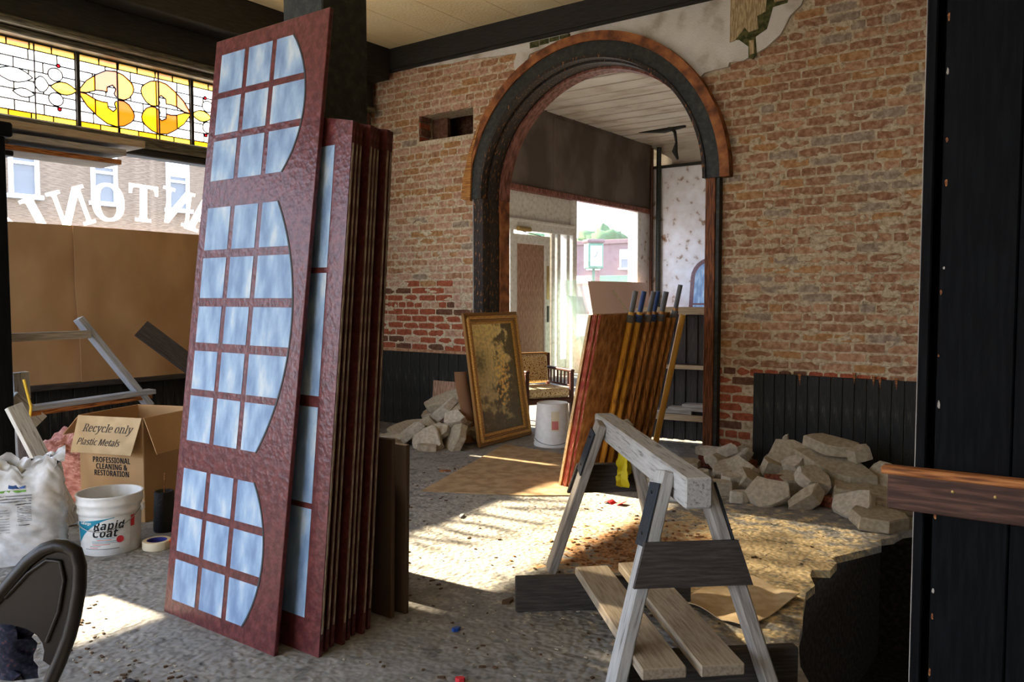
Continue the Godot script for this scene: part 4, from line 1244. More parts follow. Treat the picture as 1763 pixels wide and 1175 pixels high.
func make_painted_sheets():
	var t := thing("painted_sheet", "tall maroon sheet painted with blue window panes, foremost of the stack", "panel", Vector3(-2.985, 0, -1.735))
	var tilt := Basis(Vector3.RIGHT, -atan(0.289 / 2.294))
	var up := Node3D.new()
	var mb := MB.new()
	mb.box(Vector3(0.345, 1.155, -0.009), Vector3(0.69, 2.31, 0.018), Basis.IDENTITY, 0.002)
	obj("board", mb.done(), M.maroon, t, Vector3.ZERO, tilt)
	up.free()
	var groups := [[[[2.244, 2.088], [2.062, 1.915], [1.887, 1.725]], 1.985, 0.259, 0.494, 0.096], [[[1.615, 1.445], [1.413, 1.253], [1.219, 1.075], [1.042, 0.890], [0.863, 0.686]], 1.15, 0.465, 0.488, 0.138], [[[0.575, 0.425], [0.395, 0.25], [0.217, 0.06]], 0.317, 0.259, 0.494, 0.085]]
	var cols := [[0.05, 0.203], [0.23, 0.375], [0.402, 0.0]]
	for g in groups:
		var line := MB.new()
		var prev := Vector3.ZERO
		for k in 33:
			var y: float = g[1] - g[2] + 2.0 * g[2] * k / 32.0
			var p := Vector3(arc_x(y, g[1], g[2], g[3], g[4]) + 0.004, y, 0.0008)
			if k:
				var d := (p - prev).normalized()
				line.box((p + prev) / 2.0, Vector3((p - prev).length() + 0.002, 0.007, 0.0022), Basis(d, Vector3(-d.y, d.x, 0), Vector3.BACK))
			prev = p
		obj("arc_line", line.done(), M.dark_line, t, Vector3.ZERO, tilt)
		for row in g[0]:
			for c in 3:
				var p := PackedVector2Array([Vector2(cols[c][0], row[1])])
				if c < 2:
					p.append_array(PackedVector2Array([Vector2(cols[c][1], row[1]), Vector2(cols[c][1], row[0])]))
				else:
					for k in 7:
						var y := lerpf(row[1], row[0], k / 6.0)
						p.append(Vector2(arc_x(y, g[1], g[2], g[3], g[4]), y))
				p.append(Vector2(cols[c][0], row[0]))
				var q := MB.new()
				q.prism(p, -0.0002, 0.0016)
				obj("painted_pane", q.done(), M.sky_blue, t, Vector3.ZERO, tilt)
	# the shorter sheets behind it, each with a curved top
	var words := ["second", "third", "fourth", "fifth", "sixth", "seventh", "eighth", "ninth"]
	var prof := PackedVector2Array([Vector2(-0.76, 0), Vector2(0, 0)])
	for k in 9:
		var u := k / 8.0
		prof.append(Vector2(-0.76 * u, 1.865 + 0.10 * sin(PI * minf(0.04 + u * 0.5, 0.5))))
	var pm := MB.new()
	pm.prism(prof, -0.017, -0.002)
	var board := pm.done()
	var em := MB.new()
	for k in 12:
		em.box(Vector3(0.0012, 0.08 + 1.72 * (k + 0.5) / 12.0, -0.0095), Vector3(0.002, 0.143, 0.007))
	var edge := em.done()
	for i in 8:
		var f := i / 7.0
		var zb := lerpf(-1.822, -2.085, f) + rng.randf_range(-0.004, 0.004)
		var zt := lerpf(-2.005, -2.23, f)
		var o := thing("painted_sheet", "shorter maroon painted sheet with a curved top, %s in the stack" % words[i], "panel", Vector3(-2.164 - 0.012 * (i % 3) - 0.004 * i, 0.0, zb), 0.0, "painted sheets stacked on edge")
		var tl := Basis(Vector3.RIGHT, -atan((zb - zt) / 1.87))
		obj("board", board, M.maroon, o, Vector3.ZERO, tl)
		obj("raw_edge", edge, M.sheet_edge, o, Vector3.ZERO, tl)
		if i == 0:
			for row in [[1.80, 1.36], [1.34, 0.90], [0.86, 0.52], [0.50, 0.12]]:
				var q := MB.new()
				q.prism(PackedVector2Array([Vector2(-0.55, row[1]), Vector2(-0.085, row[1]), Vector2(-0.085, row[0]), Vector2(-0.55, row[0])]), -0.002, -0.0004)
				obj("painted_pane", q.done(), M.sky_blue, o, Vector3.ZERO, tl)
	for e in [[-2.205, 0.70, -2.225, "brown cardboard sheet standing behind the painted stack"], [-2.19, 0.67, -2.29, "rearmost brown cardboard sheet between painted stack and column"]]:
		var o := thing("brown_sheet", e[3], "cardboard", Vector3(e[0], 0, e[2]))
		var q := MB.new()
		q.box(Vector3(-0.3, e[1] / 2.0, 0), Vector3(0.6, e[1], 0.02), Basis.IDENTITY, 0.003)
		obj("board", q.done(), M.brown_card, o, Vector3.ZERO, Basis(Vector3.RIGHT, -0.02))

# ---------- rubble ----------
func chunk(sd: int, w: float, d: float, t: float) -> ArrayMesh:
	# a broken slab: an uneven outline, two rough faces and a bevelled, chipped rim; rests on y = 0
	var r := RandomNumberGenerator.new()
	r.seed = sd
	var n := r.randi_range(5, 7)
	var off := r.randf() * TAU
	var rim := []
	for k in n:
		var a := off + TAU * (k + r.randf_range(-0.3, 0.3)) / n
		rim.append(Vector2(cos(a) * w * 0.5, sin(a) * d * 0.5) * r.randf_range(0.78, 1.12))
	# midpoints break the edges up
	var fine := []
	for k in n:
		var a: Vector2 = rim[k]
		var b: Vector2 = rim[(k + 1) % n]
		fine.append(a)
		fine.append((a + b) / 2.0 * r.randf_range(0.95, 1.06))
	var mb := MB.new()
	var m := fine.size()
	var layers := []
	for e in [[0.0, 0.96], [0.12, 1.0], [0.86, 0.985], [1.0, 0.945]]:
		var row := []
		for k in m:
			var f: Vector2 = fine[k] * e[1] * r.randf_range(0.96, 1.04)
			row.append(Vector3(f.x, t * (e[0] + (r.randf_range(-0.03, 0.03) if e[0] > 0.0 else 0.0)), f.y))
		layers.append(row)
	for l in 3:
		for k in m:
			var k2 := (k + 1) % m
			mb.quad(layers[l][k], layers[l][k2], layers[l + 1][k2], layers[l + 1][k], Vector3(fine[k].x + fine[k2].x, 0, fine[k].y + fine[k2].y))
	var top := Vector3(0, t * r.randf_range(0.99, 1.02), 0)
	for k in m:
		var k2 := (k + 1) % m
		mb.tri(layers[3][k], layers[3][k2], top, Vector3.UP)
		mb.tri(layers[0][k], layers[0][k2], Vector3.ZERO, Vector3.DOWN)
	return mb.done()

func rubble(list: Array, group: String, small_label: String):
	# each entry: x, y, z, width, depth, thickness, tilt about x, tilt about z, turn, material, label
	for i in list.size():
		var e: Array = list[i]
		var o := obj("concrete_chunk" if e[9] != "brick_loose" else "loose_brick", chunk(400 + i * 7 + int(absf(e[0]) * 100), e[3], e[4], e[5]) if e[9] != "brick_loose" else loose_brick(e[3]), M[e[9]])
		o.transform = Transform3D(Basis.from_euler(Vector3(deg_to_rad(e[6]), deg_to_rad(e[8]), deg_to_rad(e[7]))), Vector3(e[0], e[1], e[2]))
		tag(o, e[10] if e.size() > 10 else small_label, "rubble" if e[9] != "brick_loose" else "brick", group)

func loose_brick(l: float) -> ArrayMesh:
	var mb := MB.new()
	mb.box(Vector3(0, 0.03, 0), Vector3(l, 0.06, 0.095), Basis.IDENTITY, 0.006)
	return mb.done()

func make_rubble():
	rubble([
		[-4.55, 0.0, -5.45, 0.600, 0.480, 0.12, 8, -6, 20, "concrete_chunk", "broad concrete slab at the bottom of the pile beside the painting"],
		[-4.85, 0.02, -5.15, 0.504, 0.360, 0.1, 10, 14, 60, "concrete_chunk", "concrete slab at the foot of the pile nearest the painted stack"],
		[-4.28, 0.02, -5.08, 0.360, 0.408, 0.07, 68, 0, -34, "concrete_chunk", "square concrete chunk stood on edge in front of the pile by the painting"],
		[-4.50, 0.03, -4.98, 0.312, 0.288, 0.07, 58, 8, 20, "concrete_pale", "pale concrete chunk leaning at the front of the pile by the painting"],
		[-4.72, 0.06, -4.98, 0.408, 0.192, 0.07, 20, 38, 24, "concrete_pale", "long pale slab sliding down the side of the pile by the painting"],
		[-4.55, 0.22, -5.2, 0.384, 0.192, 0.07, 14, 42, 30, "concrete_pale", "long slab with a sunlit edge high on the pile by the painting"],
		[-4.52, 0.26, -5.36, 0.408, 0.312, 0.12, 28, -14, -16, "concrete_chunk", "round backed concrete chunk on top of the pile by the painting"],
		[-4.68, 0.30, -5.42, 0.432, 0.240, 0.08, 16, 20, 34, "concrete_chunk", "flat slab at the peak of the pile by the painting"],
		[-4.80, 0.18, -5.4, 0.312, 0.240, 0.08, 24, 24, 10, "concrete_chunk"],
		[-4.42, 0.16, -5.25, 0.240, 0.216, 0.1, 30, -20, 50, "concrete_pale"],
		[-4.62, 0.12, -5.12, 0.240, 0.192, 0.09, 40, 10, -20, "concrete_chunk"],
		[-4.38, 0.20, -5.18, 0.216, 0.168, 0.08, 50, 0, 15, "concrete_pale"],
		[-4.48, 0.10, -5.08, 0.240, 0.192, 0.06, 48, 22, 40, "concrete_chunk"],
		[-4.42, 0.0, -4.86, 0.216, 0.120, 0.05, 0, 0, 12, "concrete_chunk"],
		[-4.95, 0.0, -4.92, 0.264, 0.192, 0.07, 0, 8, 30, "concrete_pale"],
		[-4.78, 0.0, -4.82, 0.216, 0.144, 0.06, 0, 0, 70, "concrete_chunk"],
		[-4.36, 0.10, -5.3, 0.240, 0.192, 0.08, 20, -30, 20, "concrete_chunk"]], "concrete pile beside the painting", "small concrete lump in the pile beside the painting")
	rubble([
		[-1.66, 0.20, -5.28, 0.34, 0.30, 0.06, 62, 0, 20, "concrete_chunk", "rounded concrete slab stood up at the back of the pile below the black boards"],
		[-1.76, 0.12, -5.55, 0.13, 0.4, 0.04, 80, 0, 12, "concrete_chunk", "pointed shard sticking up against the black boards"],
		[-1.36, 0.14, -5.24, 0.52, 0.26, 0.09, 14, -12, -18, "concrete_chunk", "long slab with a curved pale edge on the pile below the black boards"],
		[-1.38, 0.27, -5.32, 0.36, 0.22, 0.07, 10, -8, 4, "concrete_chunk", "slab lying on top of the long curved slab"],
		[-1.20, 0.24, -5.30, 0.18, 0.14, 0.08, 8, 16, 30, "concrete_chunk", "blocky lump at the peak beside the top slab"],
		[-1.05, 0.12, -5.30, 0.28, 0.22, 0.07, 50, -24, -40, "concrete_chunk", "rounded slab slumping off the pile toward the dark partition"],
		[-1.15, 0.02, -5.12, 0.5, 0.34, 0.1, 6, -6, 15, "concrete_chunk", "thick slab under the pile toward the dark partition"],
		[-1.12, 0.03, -4.86, 0.30, 0.24, 0.07, 44, 0, -24, "concrete_pale", "pale five sided chunk at the front of the pile near the pit"],
		[-1.62, 0.03, -4.84, 0.30, 0.22, 0.08, 50, 0, 16, "concrete_pale", "pale block shaped chunk at the front middle of the pile"],
		[-1.42, 0.12, -4.98, 0.24, 0.18, 0.08, 36, -18, 30, "concrete_pale", "pale chunk propped above the front row of the pile"],
		[-1.38, 0.02, -4.86, 0.30, 0.12, 0.09, 18, 42, 34, "concrete_chunk", "narrow slab tilted against the pale block at the front"],
		[-2.08, 0.16, -5.30, 0.30, 0.08, 0.06, 8, 24, 30, "concrete_pale", "thin bright edged slab at the top end of the pile near the arch"],
		[-2.22, 0.14, -5.36, 0.24, 0.08, 0.06, 4, 4, -6, "concrete_pale", "narrow bar of concrete at the end of the pile near the arch"],
		[-1.90, 0.08, -5.16, 0.28, 0.22, 0.07, 52, 10, -10, "concrete_chunk", "triangular slab leaning between arch end and middle of the pile"],
		[-1.82, 0.04, -5.06, 0.3, 0.2, 0.08, 24, -26, 40, "concrete_chunk", "dark wedge leaning behind the sawhorse end of the pile"],
		[-0.98, 0.0, -4.72, 0.34, 0.46, 0.07, 0, -3, 20, "concrete_chunk", "flat slab lying by the broken floor edge"],
		[-0.96, 0.0, -5.02, 0.28, 0.18, 0.07, 0, 4, -10, "concrete_chunk", "low slab behind the flat one at the floor edge"],
		[-2.02, 0.05, -5.2, 0.2, 0.16, 0.1, 20, 20, 60, "concrete_chunk"], [-2.3, 0.04, -5.2, 0.2, 0.14, 0.08, 10, 0, 30, "concrete_chunk"],
		[-1.95, 0.0, -4.86, 0.22, 0.14, 0.09, 0, 0, 14, "concrete_pale"], [-1.76, 0.0, -4.76, 0.16, 0.1, 0.07, 0, 0, 50, "concrete_pale"],
		[-1.9, 0.0, -4.98, 0.16, 0.12, 0.12, 10, 0, 20, "concrete_pale"], [-2.12, 0.0, -4.98, 0.2, 0.14, 0.07, 0, 10, 70, "concrete_chunk"],
		[-2.24, 0.0, -4.78, 0.16, 0.1, 0.05, 0, 0, 20, "concrete_chunk"], [-1.52, 0.02, -5.14, 0.3, 0.22, 0.12, 10, 6, 25, "concrete_chunk"],
		[-1.74, 0.1, -5.2, 0.2, 0.16, 0.1, 20, -14, 45, "concrete_chunk"], [-1.58, 0.14, -5.22, 0.14, 0.12, 0.08, 30, 10, 5, "concrete_pale"],
		[-2.12, 0.1, -5.28, 0.18, 0.14, 0.08, 34, -20, 35, "concrete_chunk"], [-2.0, 0.12, -5.38, 0.22, 0.14, 0.07, 28, 30, 15, "concrete_pale"],
		[-2.38, 0.0, -4.82, 0.12, 0.09, 0.06, 0, 0, 20, "concrete_pale"],
		[-1.62, 0.06, -5.06, 0.2, 0.09, 0.06, 20, 0, 20, "brick_loose", "loose red brick under the pale block in the rubble"], [-1.28, 0.0, -4.98, 0.2, 0.09, 0.06, 0, 0, -8, "brick_loose", "loose red brick half buried below the long curved slab"],
		[-1.02, 0.05, -5.56, 0.2, 0.09, 0.06, 86, 0, 6, "brick_loose", "cored red brick against the foot of the black boards"], [-2.28, 0.05, -5.6, 0.2, 0.09, 0.06, 86, 0, 0, "brick_loose", "dark red brick standing by the arch jamb"],
		[-2.06, 0.05, -5.6, 0.2, 0.09, 0.06, 86, 0, 4, "brick_loose", "dark red brick next along from the arch jamb"], [-2.5, 0.0, -4.98, 0.2, 0.09, 0.06, 0, 0, 50, "brick_loose", "orange red brick at the feet of the pipes"]], "rubble pile below the black boards", "small concrete lump in the pile below the black boards")
	# a hardboard scrap and a bag in the rubble
	var hb := thing("hardboard_scrap", "brown hardboard scrap upright behind the pile by the painting", "board", Vector3(-4.86, 0, -5.62))
	var q := MB.new()
	q.box(Vector3(0, 0.235, 0), Vector3(0.40, 0.47, 0.008), Basis.IDENTITY, 0.002)
	obj("board", q.done(), M.plywood, hb, Vector3.ZERO, Basis(Vector3.RIGHT, -0.1))
	var n := noise(500, 9.0, 3)
	var bag := MB.new()
	bag.grid(18, 10, func(u: float, v: float) -> Vector3:
		var a := TAU * u
		var b := PI * (v * 0.5)
		var d := Vector3(cos(a) * cos(b), sin(b), sin(a) * cos(b))
		return d * Vector3(0.15, 0.11, 0.11) * (1.0 + 0.5 * n.get_noise_3dv(d * 0.25)), func(u: float, v: float): return Vector3(cos(TAU * u), 0.5 + v, sin(TAU * u)))
	tag(obj("plastic_bag", bag.done(), M.sack, self, Vector3(-2.2, 0.0, -4.62)), "crumpled clear plastic bag at the sawhorse end of the rubble", "bag")

# ---------- things stored by the arch ----------
func make_stored():
	# oil painting in a gilt frame, leaning on the jamb
	var p := thing("framed_painting", "large gilt framed landscape painting leaning beside the arch", "painting", Vector3(-4.175, 0, -5.59), deg_to_rad(90.0 + 2.5))
	var tilt := Basis(Vector3.RIGHT, -0.15)
	var W := 0.80
	var H := 1.12
	var prof := [[0.0, 0.03, 0.028, M.gold_dark], [0.03, 0.055, 0.045, M.gold], [0.055, 0.075, 0.036, M.gold_dark], [0.075, 0.10, 0.026, M.gold]]
	for e in prof:
		var mb := MB.new()
		var a: float = e[0]
		var b: float = e[1]
		for s in [[Vector3(-W / 2 + (a + b) / 2, H / 2, 0), Vector3(b - a, H - 2 * a, 0)], [Vector3(W / 2 - (a + b) / 2, H / 2, 0), Vector3(b - a, H - 2 * a, 0)], [Vector3(0, (a + b) / 2, 0), Vector3(W - 2 * a, b - a, 0)], [Vector3(0, H - (a + b) / 2, 0), Vector3(W - 2 * a, b - a, 0)]]:
			mb.box(s[0] + Vector3(0, 0, e[2] / 2.0), s[1] + Vector3(0, 0, e[2]), Basis.IDENTITY, 0.004)
		obj("frame_moulding", mb.done(), e[3], p, Vector3.ZERO, tilt)
	var cm := StandardMaterial3D.new()
	cm.resource_name = "oil_canvas"
	cm.albedo_texture = painting_texture()
	cm.roughness = 0.45
	var cv := MB.new()
	cv.grid(1, 1, func(u: float, v: float) -> Vector3: return Vector3(-W / 2 + 0.09 + u * (W - 0.18), H - 0.09 - v * (H - 0.18), 0.012), func(_u, _v): return Vector3.BACK, true)
	obj("canvas", cv.done(), cm, p, Vector3.ZERO, tilt)
	var bk := MB.new()
	bk.box(Vector3(0, H / 2, 0.004), Vector3(W - 0.04, H - 0.04, 0.008))
	obj("backing_board", bk.done(), M.plywood, p, Vector3.ZERO, tilt)
	# curled brown paper behind the frame
	for_sheet("kraft_paper", "brown kraft paper curling out behind the gilt frame", func(u: float, v: float) -> Vector3:
		return Vector3(-4.33 - 0.05 * v + 0.05 * sin(u * 3.0), 0.02 + 0.6 * v, -5.19 - 0.16 * u - 0.03 * sin(v * 5.0)), Vector3(0.6, 0, 0.8), M.kraft, "paper", 8, 8)
	# upturned white bucket
	var b := thing("upturned_bucket", "white plastic bucket standing upside down under the arch", "bucket", Vector3(-3.74, 0, -5.68))
	var mb := MB.new()
	mb.lathe([Vector2(0.155, 0.0), Vector2(0.158, 0.02), Vector2(0.152, 0.03), Vector2(0.156, 0.05), Vector2(0.151, 0.07), Vector2(0.149, 0.09), Vector2(0.132, 0.355), Vector2(0.124, 0.362), Vector2(0.122, 0.352), Vector2(0.0, 0.352)], 32)
	obj("shell", mb.done(), M.plastic_white, b)
	var hd := MB.new()
	var pts := []
	for k in 13:
		var a := -1.2 + 2.4 * k / 12.0
		pts.append(Vector3(sin(a + 0.6) * 0.162, 0.075 - 0.05 * cos(a * 1.2), cos(a + 0.6) * 0.162))
	hd.tube(pts, 0.003, 6)
	obj("wire_handle", hd.done(), M.steel, b)
	var lb := MB.new()
	lb.grid(6, 2, func(u: float, v: float) -> Vector3:
		var a := 0.5 + 0.5 * u
		var y := 0.14 + 0.16 * v
		var r := lerpf(0.1485, 0.1325, (y - 0.09) / 0.265) + 0.001
		return Vector3(sin(a) * r, y, cos(a) * r), func(u, _v): return Vector3(sin(0.5 + 0.5 * u), 0, cos(0.5 + 0.5 * u)))
	obj("label", lb.done(), M.tape, b)
	var lr := MB.new()
	lr.grid(6, 2, func(u: float, v: float) -> Vector3:
		var a := 0.54 + 0.38 * u
		var y := 0.15 + 0.07 * v
		var r := lerpf(0.1485, 0.1325, (y - 0.09) / 0.265) + 0.002
		return Vector3(sin(a) * r, y, cos(a) * r), func(u, _v): return Vector3(sin(0.5 + 0.5 * u), 0, cos(0.5 + 0.5 * u)))
	obj("red_print", lr.done(), M.label_pink, b)
	# floral armchairs
	armchair(Vector3(-4.62, 0, -6.75), deg_to_rad(62), "floral upholstered low armchair with spindle arms behind the gilt painting")
	# leaning sheets, red edged
	for i in 4:
		var names := ["pale edged particle board sheet, outermost of the sheets leaning in the arch", "red edged particle board sheet, second of those leaning in the arch", "red edged particle board sheet, third of those leaning in the arch", "brown particle board sheet facing the pipes in the arch"]
		var o := thing("particle_board", names[i], "board", Vector3(-2.885 + 0.024 * i, 0.0, -4.45 + [0.0, -0.012, 0.008, -0.004][i]), 0.0, "particle boards leaning in the arch")
		var tl := Basis(Vector3.BACK, -0.197)
		var q := MB.new()
		q.box(Vector3(0.009, 0.58, -0.5), Vector3(0.018, 1.16 + [-0.01, 0.0, 0.004, 0.0][i], 1.0), Basis.IDENTITY, 0.0015)
		obj("board", q.done(), M.osb, o, Vector3.ZERO, tl)
		var e := MB.new()
		e.box(Vector3(0.009, 0.58, 0.0005), Vector3(0.0175, 1.15, 0.002))
		obj("painted_edge", e.done(), M.osb_pale_edge if i == 0 else M.osb_red_edge, o, Vector3.ZERO, tl)
	# pipe clamps leaning on the boards
	var kinds := [["pipe_yellow", "pipe_grey", 0.019, "yellow pipe with a grey sleeve, first along the brown board"], ["pipe_yellow", "pipe_blue", 0.019, "mottled yellow pipe with a blue grey collar, second along"], ["pipe_rust", "pipe_grey", 0.019, "rusty pipe with a dark sleeve, third along"], ["pipe_rust", "pipe_blue", 0.018, "thin rusty pipe with a blue sleeve in the row"], ["pipe_rust", "pipe_grey", 0.021, "thick dark rusty pipe with a grey sleeve, middle of the row"], ["pipe_rust", "", 0.018, "rusty pipe without a sleeve, shortest in the row"], ["pipe_rust", "pipe_grey", 0.019, "rusty pipe with the tallest grey sleeve in the row"], ["pipe_clean", "", 0.023, "smooth plain yellow pipe standing apart at the end of the row"]]
	var zs := [-4.77, -4.88, -5.01, -5.10, -5.215, -5.335, -5.435, -5.57]
	for i in 8:
		var k: Array = kinds[i]
		var top: float = [1.17, 1.17, 1.17, 1.17, 1.17, 1.12, 1.19, 1.14][i]
		var o := thing("iron_pipe", k[3], "pipe", Vector3(-2.755, 0, zs[i] + 0.02), 0.0, "pipes leaning on the particle boards")
		var dir := Vector3(0.197 + 0.004 * (i % 3), 0.98, -0.02).normalized()
		var q := MB.new()
		q.tube([Vector3.ZERO + dir * 0.002, dir * top], k[2], 12)
		obj("barrel", q.done(), M[k[0]], o)
		if k[1] != "":
			var s := MB.new()
			s.tube([dir * (top - 0.07), dir * (top - 0.02)], k[2] + 0.006, 12)
			obj("collar", s.done(), M[k[1]], o)
			var s2 := MB.new()
			s2.tube([dir * (top - 0.02), dir * (top + (0.14 if i != 6 else 0.17))], k[2] - 0.002, 12)
			obj("sleeve", s2.done(), M[k[1]], o)
	# slatted storage rack in the opening
	var r := thing("slatted_rack", "dark slatted storage rack standing in the arch behind the pipes", "rack", Vector3(-2.45, 0, -6.36), deg_to_rad(8))
	for x in [-0.78, -0.005]:
		bx(r, "upright", M.lumber_dark, Vector3(x - 0.02, 0, -0.12), Vector3(x + 0.02, 1.15, -0.06), 0.003)
	bx(r, "top_rail", M.lumber_tan, Vector3(-0.80, 1.10, -0.13), Vector3(0.015, 1.16, 0.06), 0.003)
	bx(r, "shelf", M.lumber_dark, Vector3(-0.80, 0.66, -0.12), Vector3(0.015, 0.68, 0.14), 0.002)
	bx(r, "shelf_lip", M.lumber_tan, Vector3(-0.80, 0.655, 0.14), Vector3(0.015, 0.69, 0.155), 0.002)
	bx(r, "shelf", M.lumber_dark, Vector3(-0.80, 0.25, -0.12), Vector3(0.015, 0.275, 0.2), 0.002)
	bx(r, "shelf_lip", M.lumber_tan, Vector3(-0.80, 0.24, 0.2), Vector3(0.015, 0.29, 0.215), 0.002)
	for k in 15:
		var x := -0.75 + k * 0.05
		var sw := 0.0245 if k in [9, 12, 14] else 0.028
		bx(r, "slat", M.lumber_dark, Vector3(x - sw, 0.02, -0.15 - 0.02 * (k % 2)), Vector3(x + sw, 1.10 + rng.randf_range(-0.03, 0.02), -0.135 - 0.02 * (k % 2)), 0.002)
	for k in 3:
		bx(r, "offcut", M.lumber_grey, Vector3(-0.62 + k * 0.12, 0.275 + k * 0.03, -0.02), Vector3(-0.3 + k * 0.1, 0.303 + k * 0.03, 0.1), 0.003)

func armchair(at: Vector3, turn: float, label: String):
	var c := thing("armchair", label, "chair", at, turn)
	var cush := func(s: Vector3) -> ArrayMesh:
		var mb := MB.new()
		mb.box(Vector3.ZERO, s, Basis.IDENTITY, minf(s.x, minf(s.y, s.z)) * 0.35)
		return mb.done()
	obj("seat", cush.call(Vector3(0.5, 0.1, 0.46)), M.floral, c, Vector3(0, 0.29, 0.02))
	bx(c, "seat_rail", M.chair_wood, Vector3(-0.26, 0.19, -0.22), Vector3(0.26, 0.245, 0.26), 0.01)
	obj("backrest", cush.call(Vector3(0.46, 0.3, 0.07)), M.floral, c, Vector3(0, 0.50, -0.24), Basis(Vector3.RIGHT, -0.14))
	bx(c, "back_rail", M.gold_dark, Vector3(-0.25, 0.635, -0.30), Vector3(0.25, 0.665, -0.25), 0.008)
	for s in [-1.0, 1.0]:
		bx(c, "back_post", M.chair_wood, Vector3(s * 0.255 - 0.018, 0, -0.29), Vector3(s * 0.255 + 0.018, 0.66, -0.25), 0.006)
		bx(c, "leg", M.chair_wood, Vector3(s * 0.25 - 0.02, 0, 0.22), Vector3(s * 0.25 + 0.02, 0.50, 0.26), 0.006)
		bx(c, "arm_rail", M.chair_wood, Vector3(s * 0.25 - 0.022, 0.495, -0.26), Vector3(s * 0.25 + 0.022, 0.525, 0.27), 0.008)
		bx(c, "lower_rail", M.chair_wood, Vector3(s * 0.25 - 0.014, 0.35, -0.26), Vector3(s * 0.25 + 0.014, 0.37, 0.26), 0.004)
		for k in 6:
			var z := -0.19 + k * 0.072
			var mb := MB.new()
			mb.tube([Vector3(s * 0.25, 0.37, z), Vector3(s * 0.25, 0.495, z)], 0.009, 6)
			obj("spindle", mb.done(), M.chair_wood, c)

# ---------- sawhorse and low platform ----------
func make_sawhorse():
	var c := Vector3(-1.395, 0, -2.735)
	var s := thing("sawhorse", "worn white topped wooden sawhorse standing over the planks", "sawhorse", c, atan2(-0.745, 0.667))
	# local x runs from the far end to the near end
	bar(s, "top_beam", M.lumber_white, Vector3(-0.70, 0.665, 0), Vector3(0.65, 0.665, 0), 0.085, 0.095, Vector3.UP, 0.006)
	for e in [-1.0, 1.0]:
		for k in [-1.0, 1.0]:
			var top := Vector3(e * 0.49, 0.70, k * 0.055)
			var foot := Vector3(e * 0.62, 0.0, k * 0.26)
			bar(s, "leg", M.lumber_white if (e > 0 and k > 0) else M.lumber_grey, top, foot + (foot - top).normalized() * -0.012, 0.04, 0.085, Vector3(1, 0, 0), 0.004)
			var a := top.lerp(foot, 0.05)
			var b := top.lerp(foot, 0.32)
			var br := bar(s, "bracket", M.bracket, a + Vector3(0, 0, k * 0.025), b + Vector3(0, 0, k * 0.025), 0.006, 0.09, Vector3(1, 0, 0), 0.001)
			br.position.x += e * 0.0
			for t in [0.15, 0.8]:
				var sc := MB.new()
				sc.lathe([Vector2(0.006, 0), Vector2(0.005, 0.003), Vector2(0, 0.004)], 8)
				obj("screw", sc.done(), M.ink, s, a.lerp(b, t) + Vector3(0, 0, k * 0.029), Basis(Vector3.RIGHT, k * PI / 2))
		# gusset board across the pair of legs
		var y0 := 0.375
		var y1 := 0.51
		var hw := func(y: float) -> float: return lerpf(0.26, 0.055, y / 0.70) + 0.035
		var q := MB.new()
		q.prism(PackedVector2Array([Vector2(-hw.call(y0), y0), Vector2(hw.call(y0), y0), Vector2(hw.call(y1), y1), Vector2(-hw.call(y1), y1)]), -0.01, 0.01)
		var sl := 0.13 / 0.70
		obj("gusset", q.done(), M.lumber_dark, s, Vector3(e * (0.62 + 0.055), 0, 0), Basis(Vector3(0, 0, -1), Vector3(-e * sl, 1, 0).normalized(), Vector3(1, e * sl, 0).normalized()))
	# two planks on two edge-laid beams
	var f := thing("cross_beam", "dark board on edge under the far end of the planks", "beam", Vector3.ZERO)
	bar(f, "board", M.lumber_dark, Vector3(-1.863, 0.07, -2.565), Vector3(-1.33, 0.07, -3.03), 0.04, 0.135, Vector3.UP, 0.003)
	var g := thing("cross_beam", "dark board on edge under the near end of the planks", "beam", Vector3.ZERO)
	bar(g, "board", M.lumber_dark, Vector3(-1.18, 0.07, -2.215), Vector3(-0.77, 0.07, -2.585), 0.04, 0.135, Vector3.UP, 0.003)
	var p1 := thing("plank", "weathered plank under the sawhorse, on the painted sheets side", "plank", Vector3.ZERO)
	bar(p1, "board", M.plank_worn, Vector3(-1.635, 0.155, -2.77), Vector3(-1.005, 0.155, -2.12), 0.135, 0.035, Vector3.UP, 0.004)
	var p2 := thing("plank", "weathered plank under the sawhorse, on the rubble side", "plank", Vector3.ZERO)
	bar(p2, "board", M.plank_worn, Vector3(-1.52, 0.155, -2.915), Vector3(-0.875, 0.155, -2.24), 0.135, 0.035, Vector3.UP, 0.004)
	# a yellow rag hung on the far end
	var n := noise(510, 6.0, 3)
	var rag := MB.new()
	rag.grid(10, 12, func(u: float, v: float) -> Vector3:
		return Vector3(0.022 * sin(u * 13.0) + 0.04 * (u - 0.5) * (0.6 + 0.6 * v) + 0.02 * n.get_noise_2d(u, v * 2.0), -0.17 * v - 0.03 * sin(u * 8.0) * v, 0.022 * cos(u * 11.0 + v * 3.0) * (0.5 + v)), func(_u, _v): return Vector3(0.5, 0, 0.8))
	tag(obj("yellow_rag", rag.done(), M.yellow_rag, self, Vector3(-1.72, 0.60, -3.19)), "bright yellow rag hanging under the far end of the sawhorse", "rag")

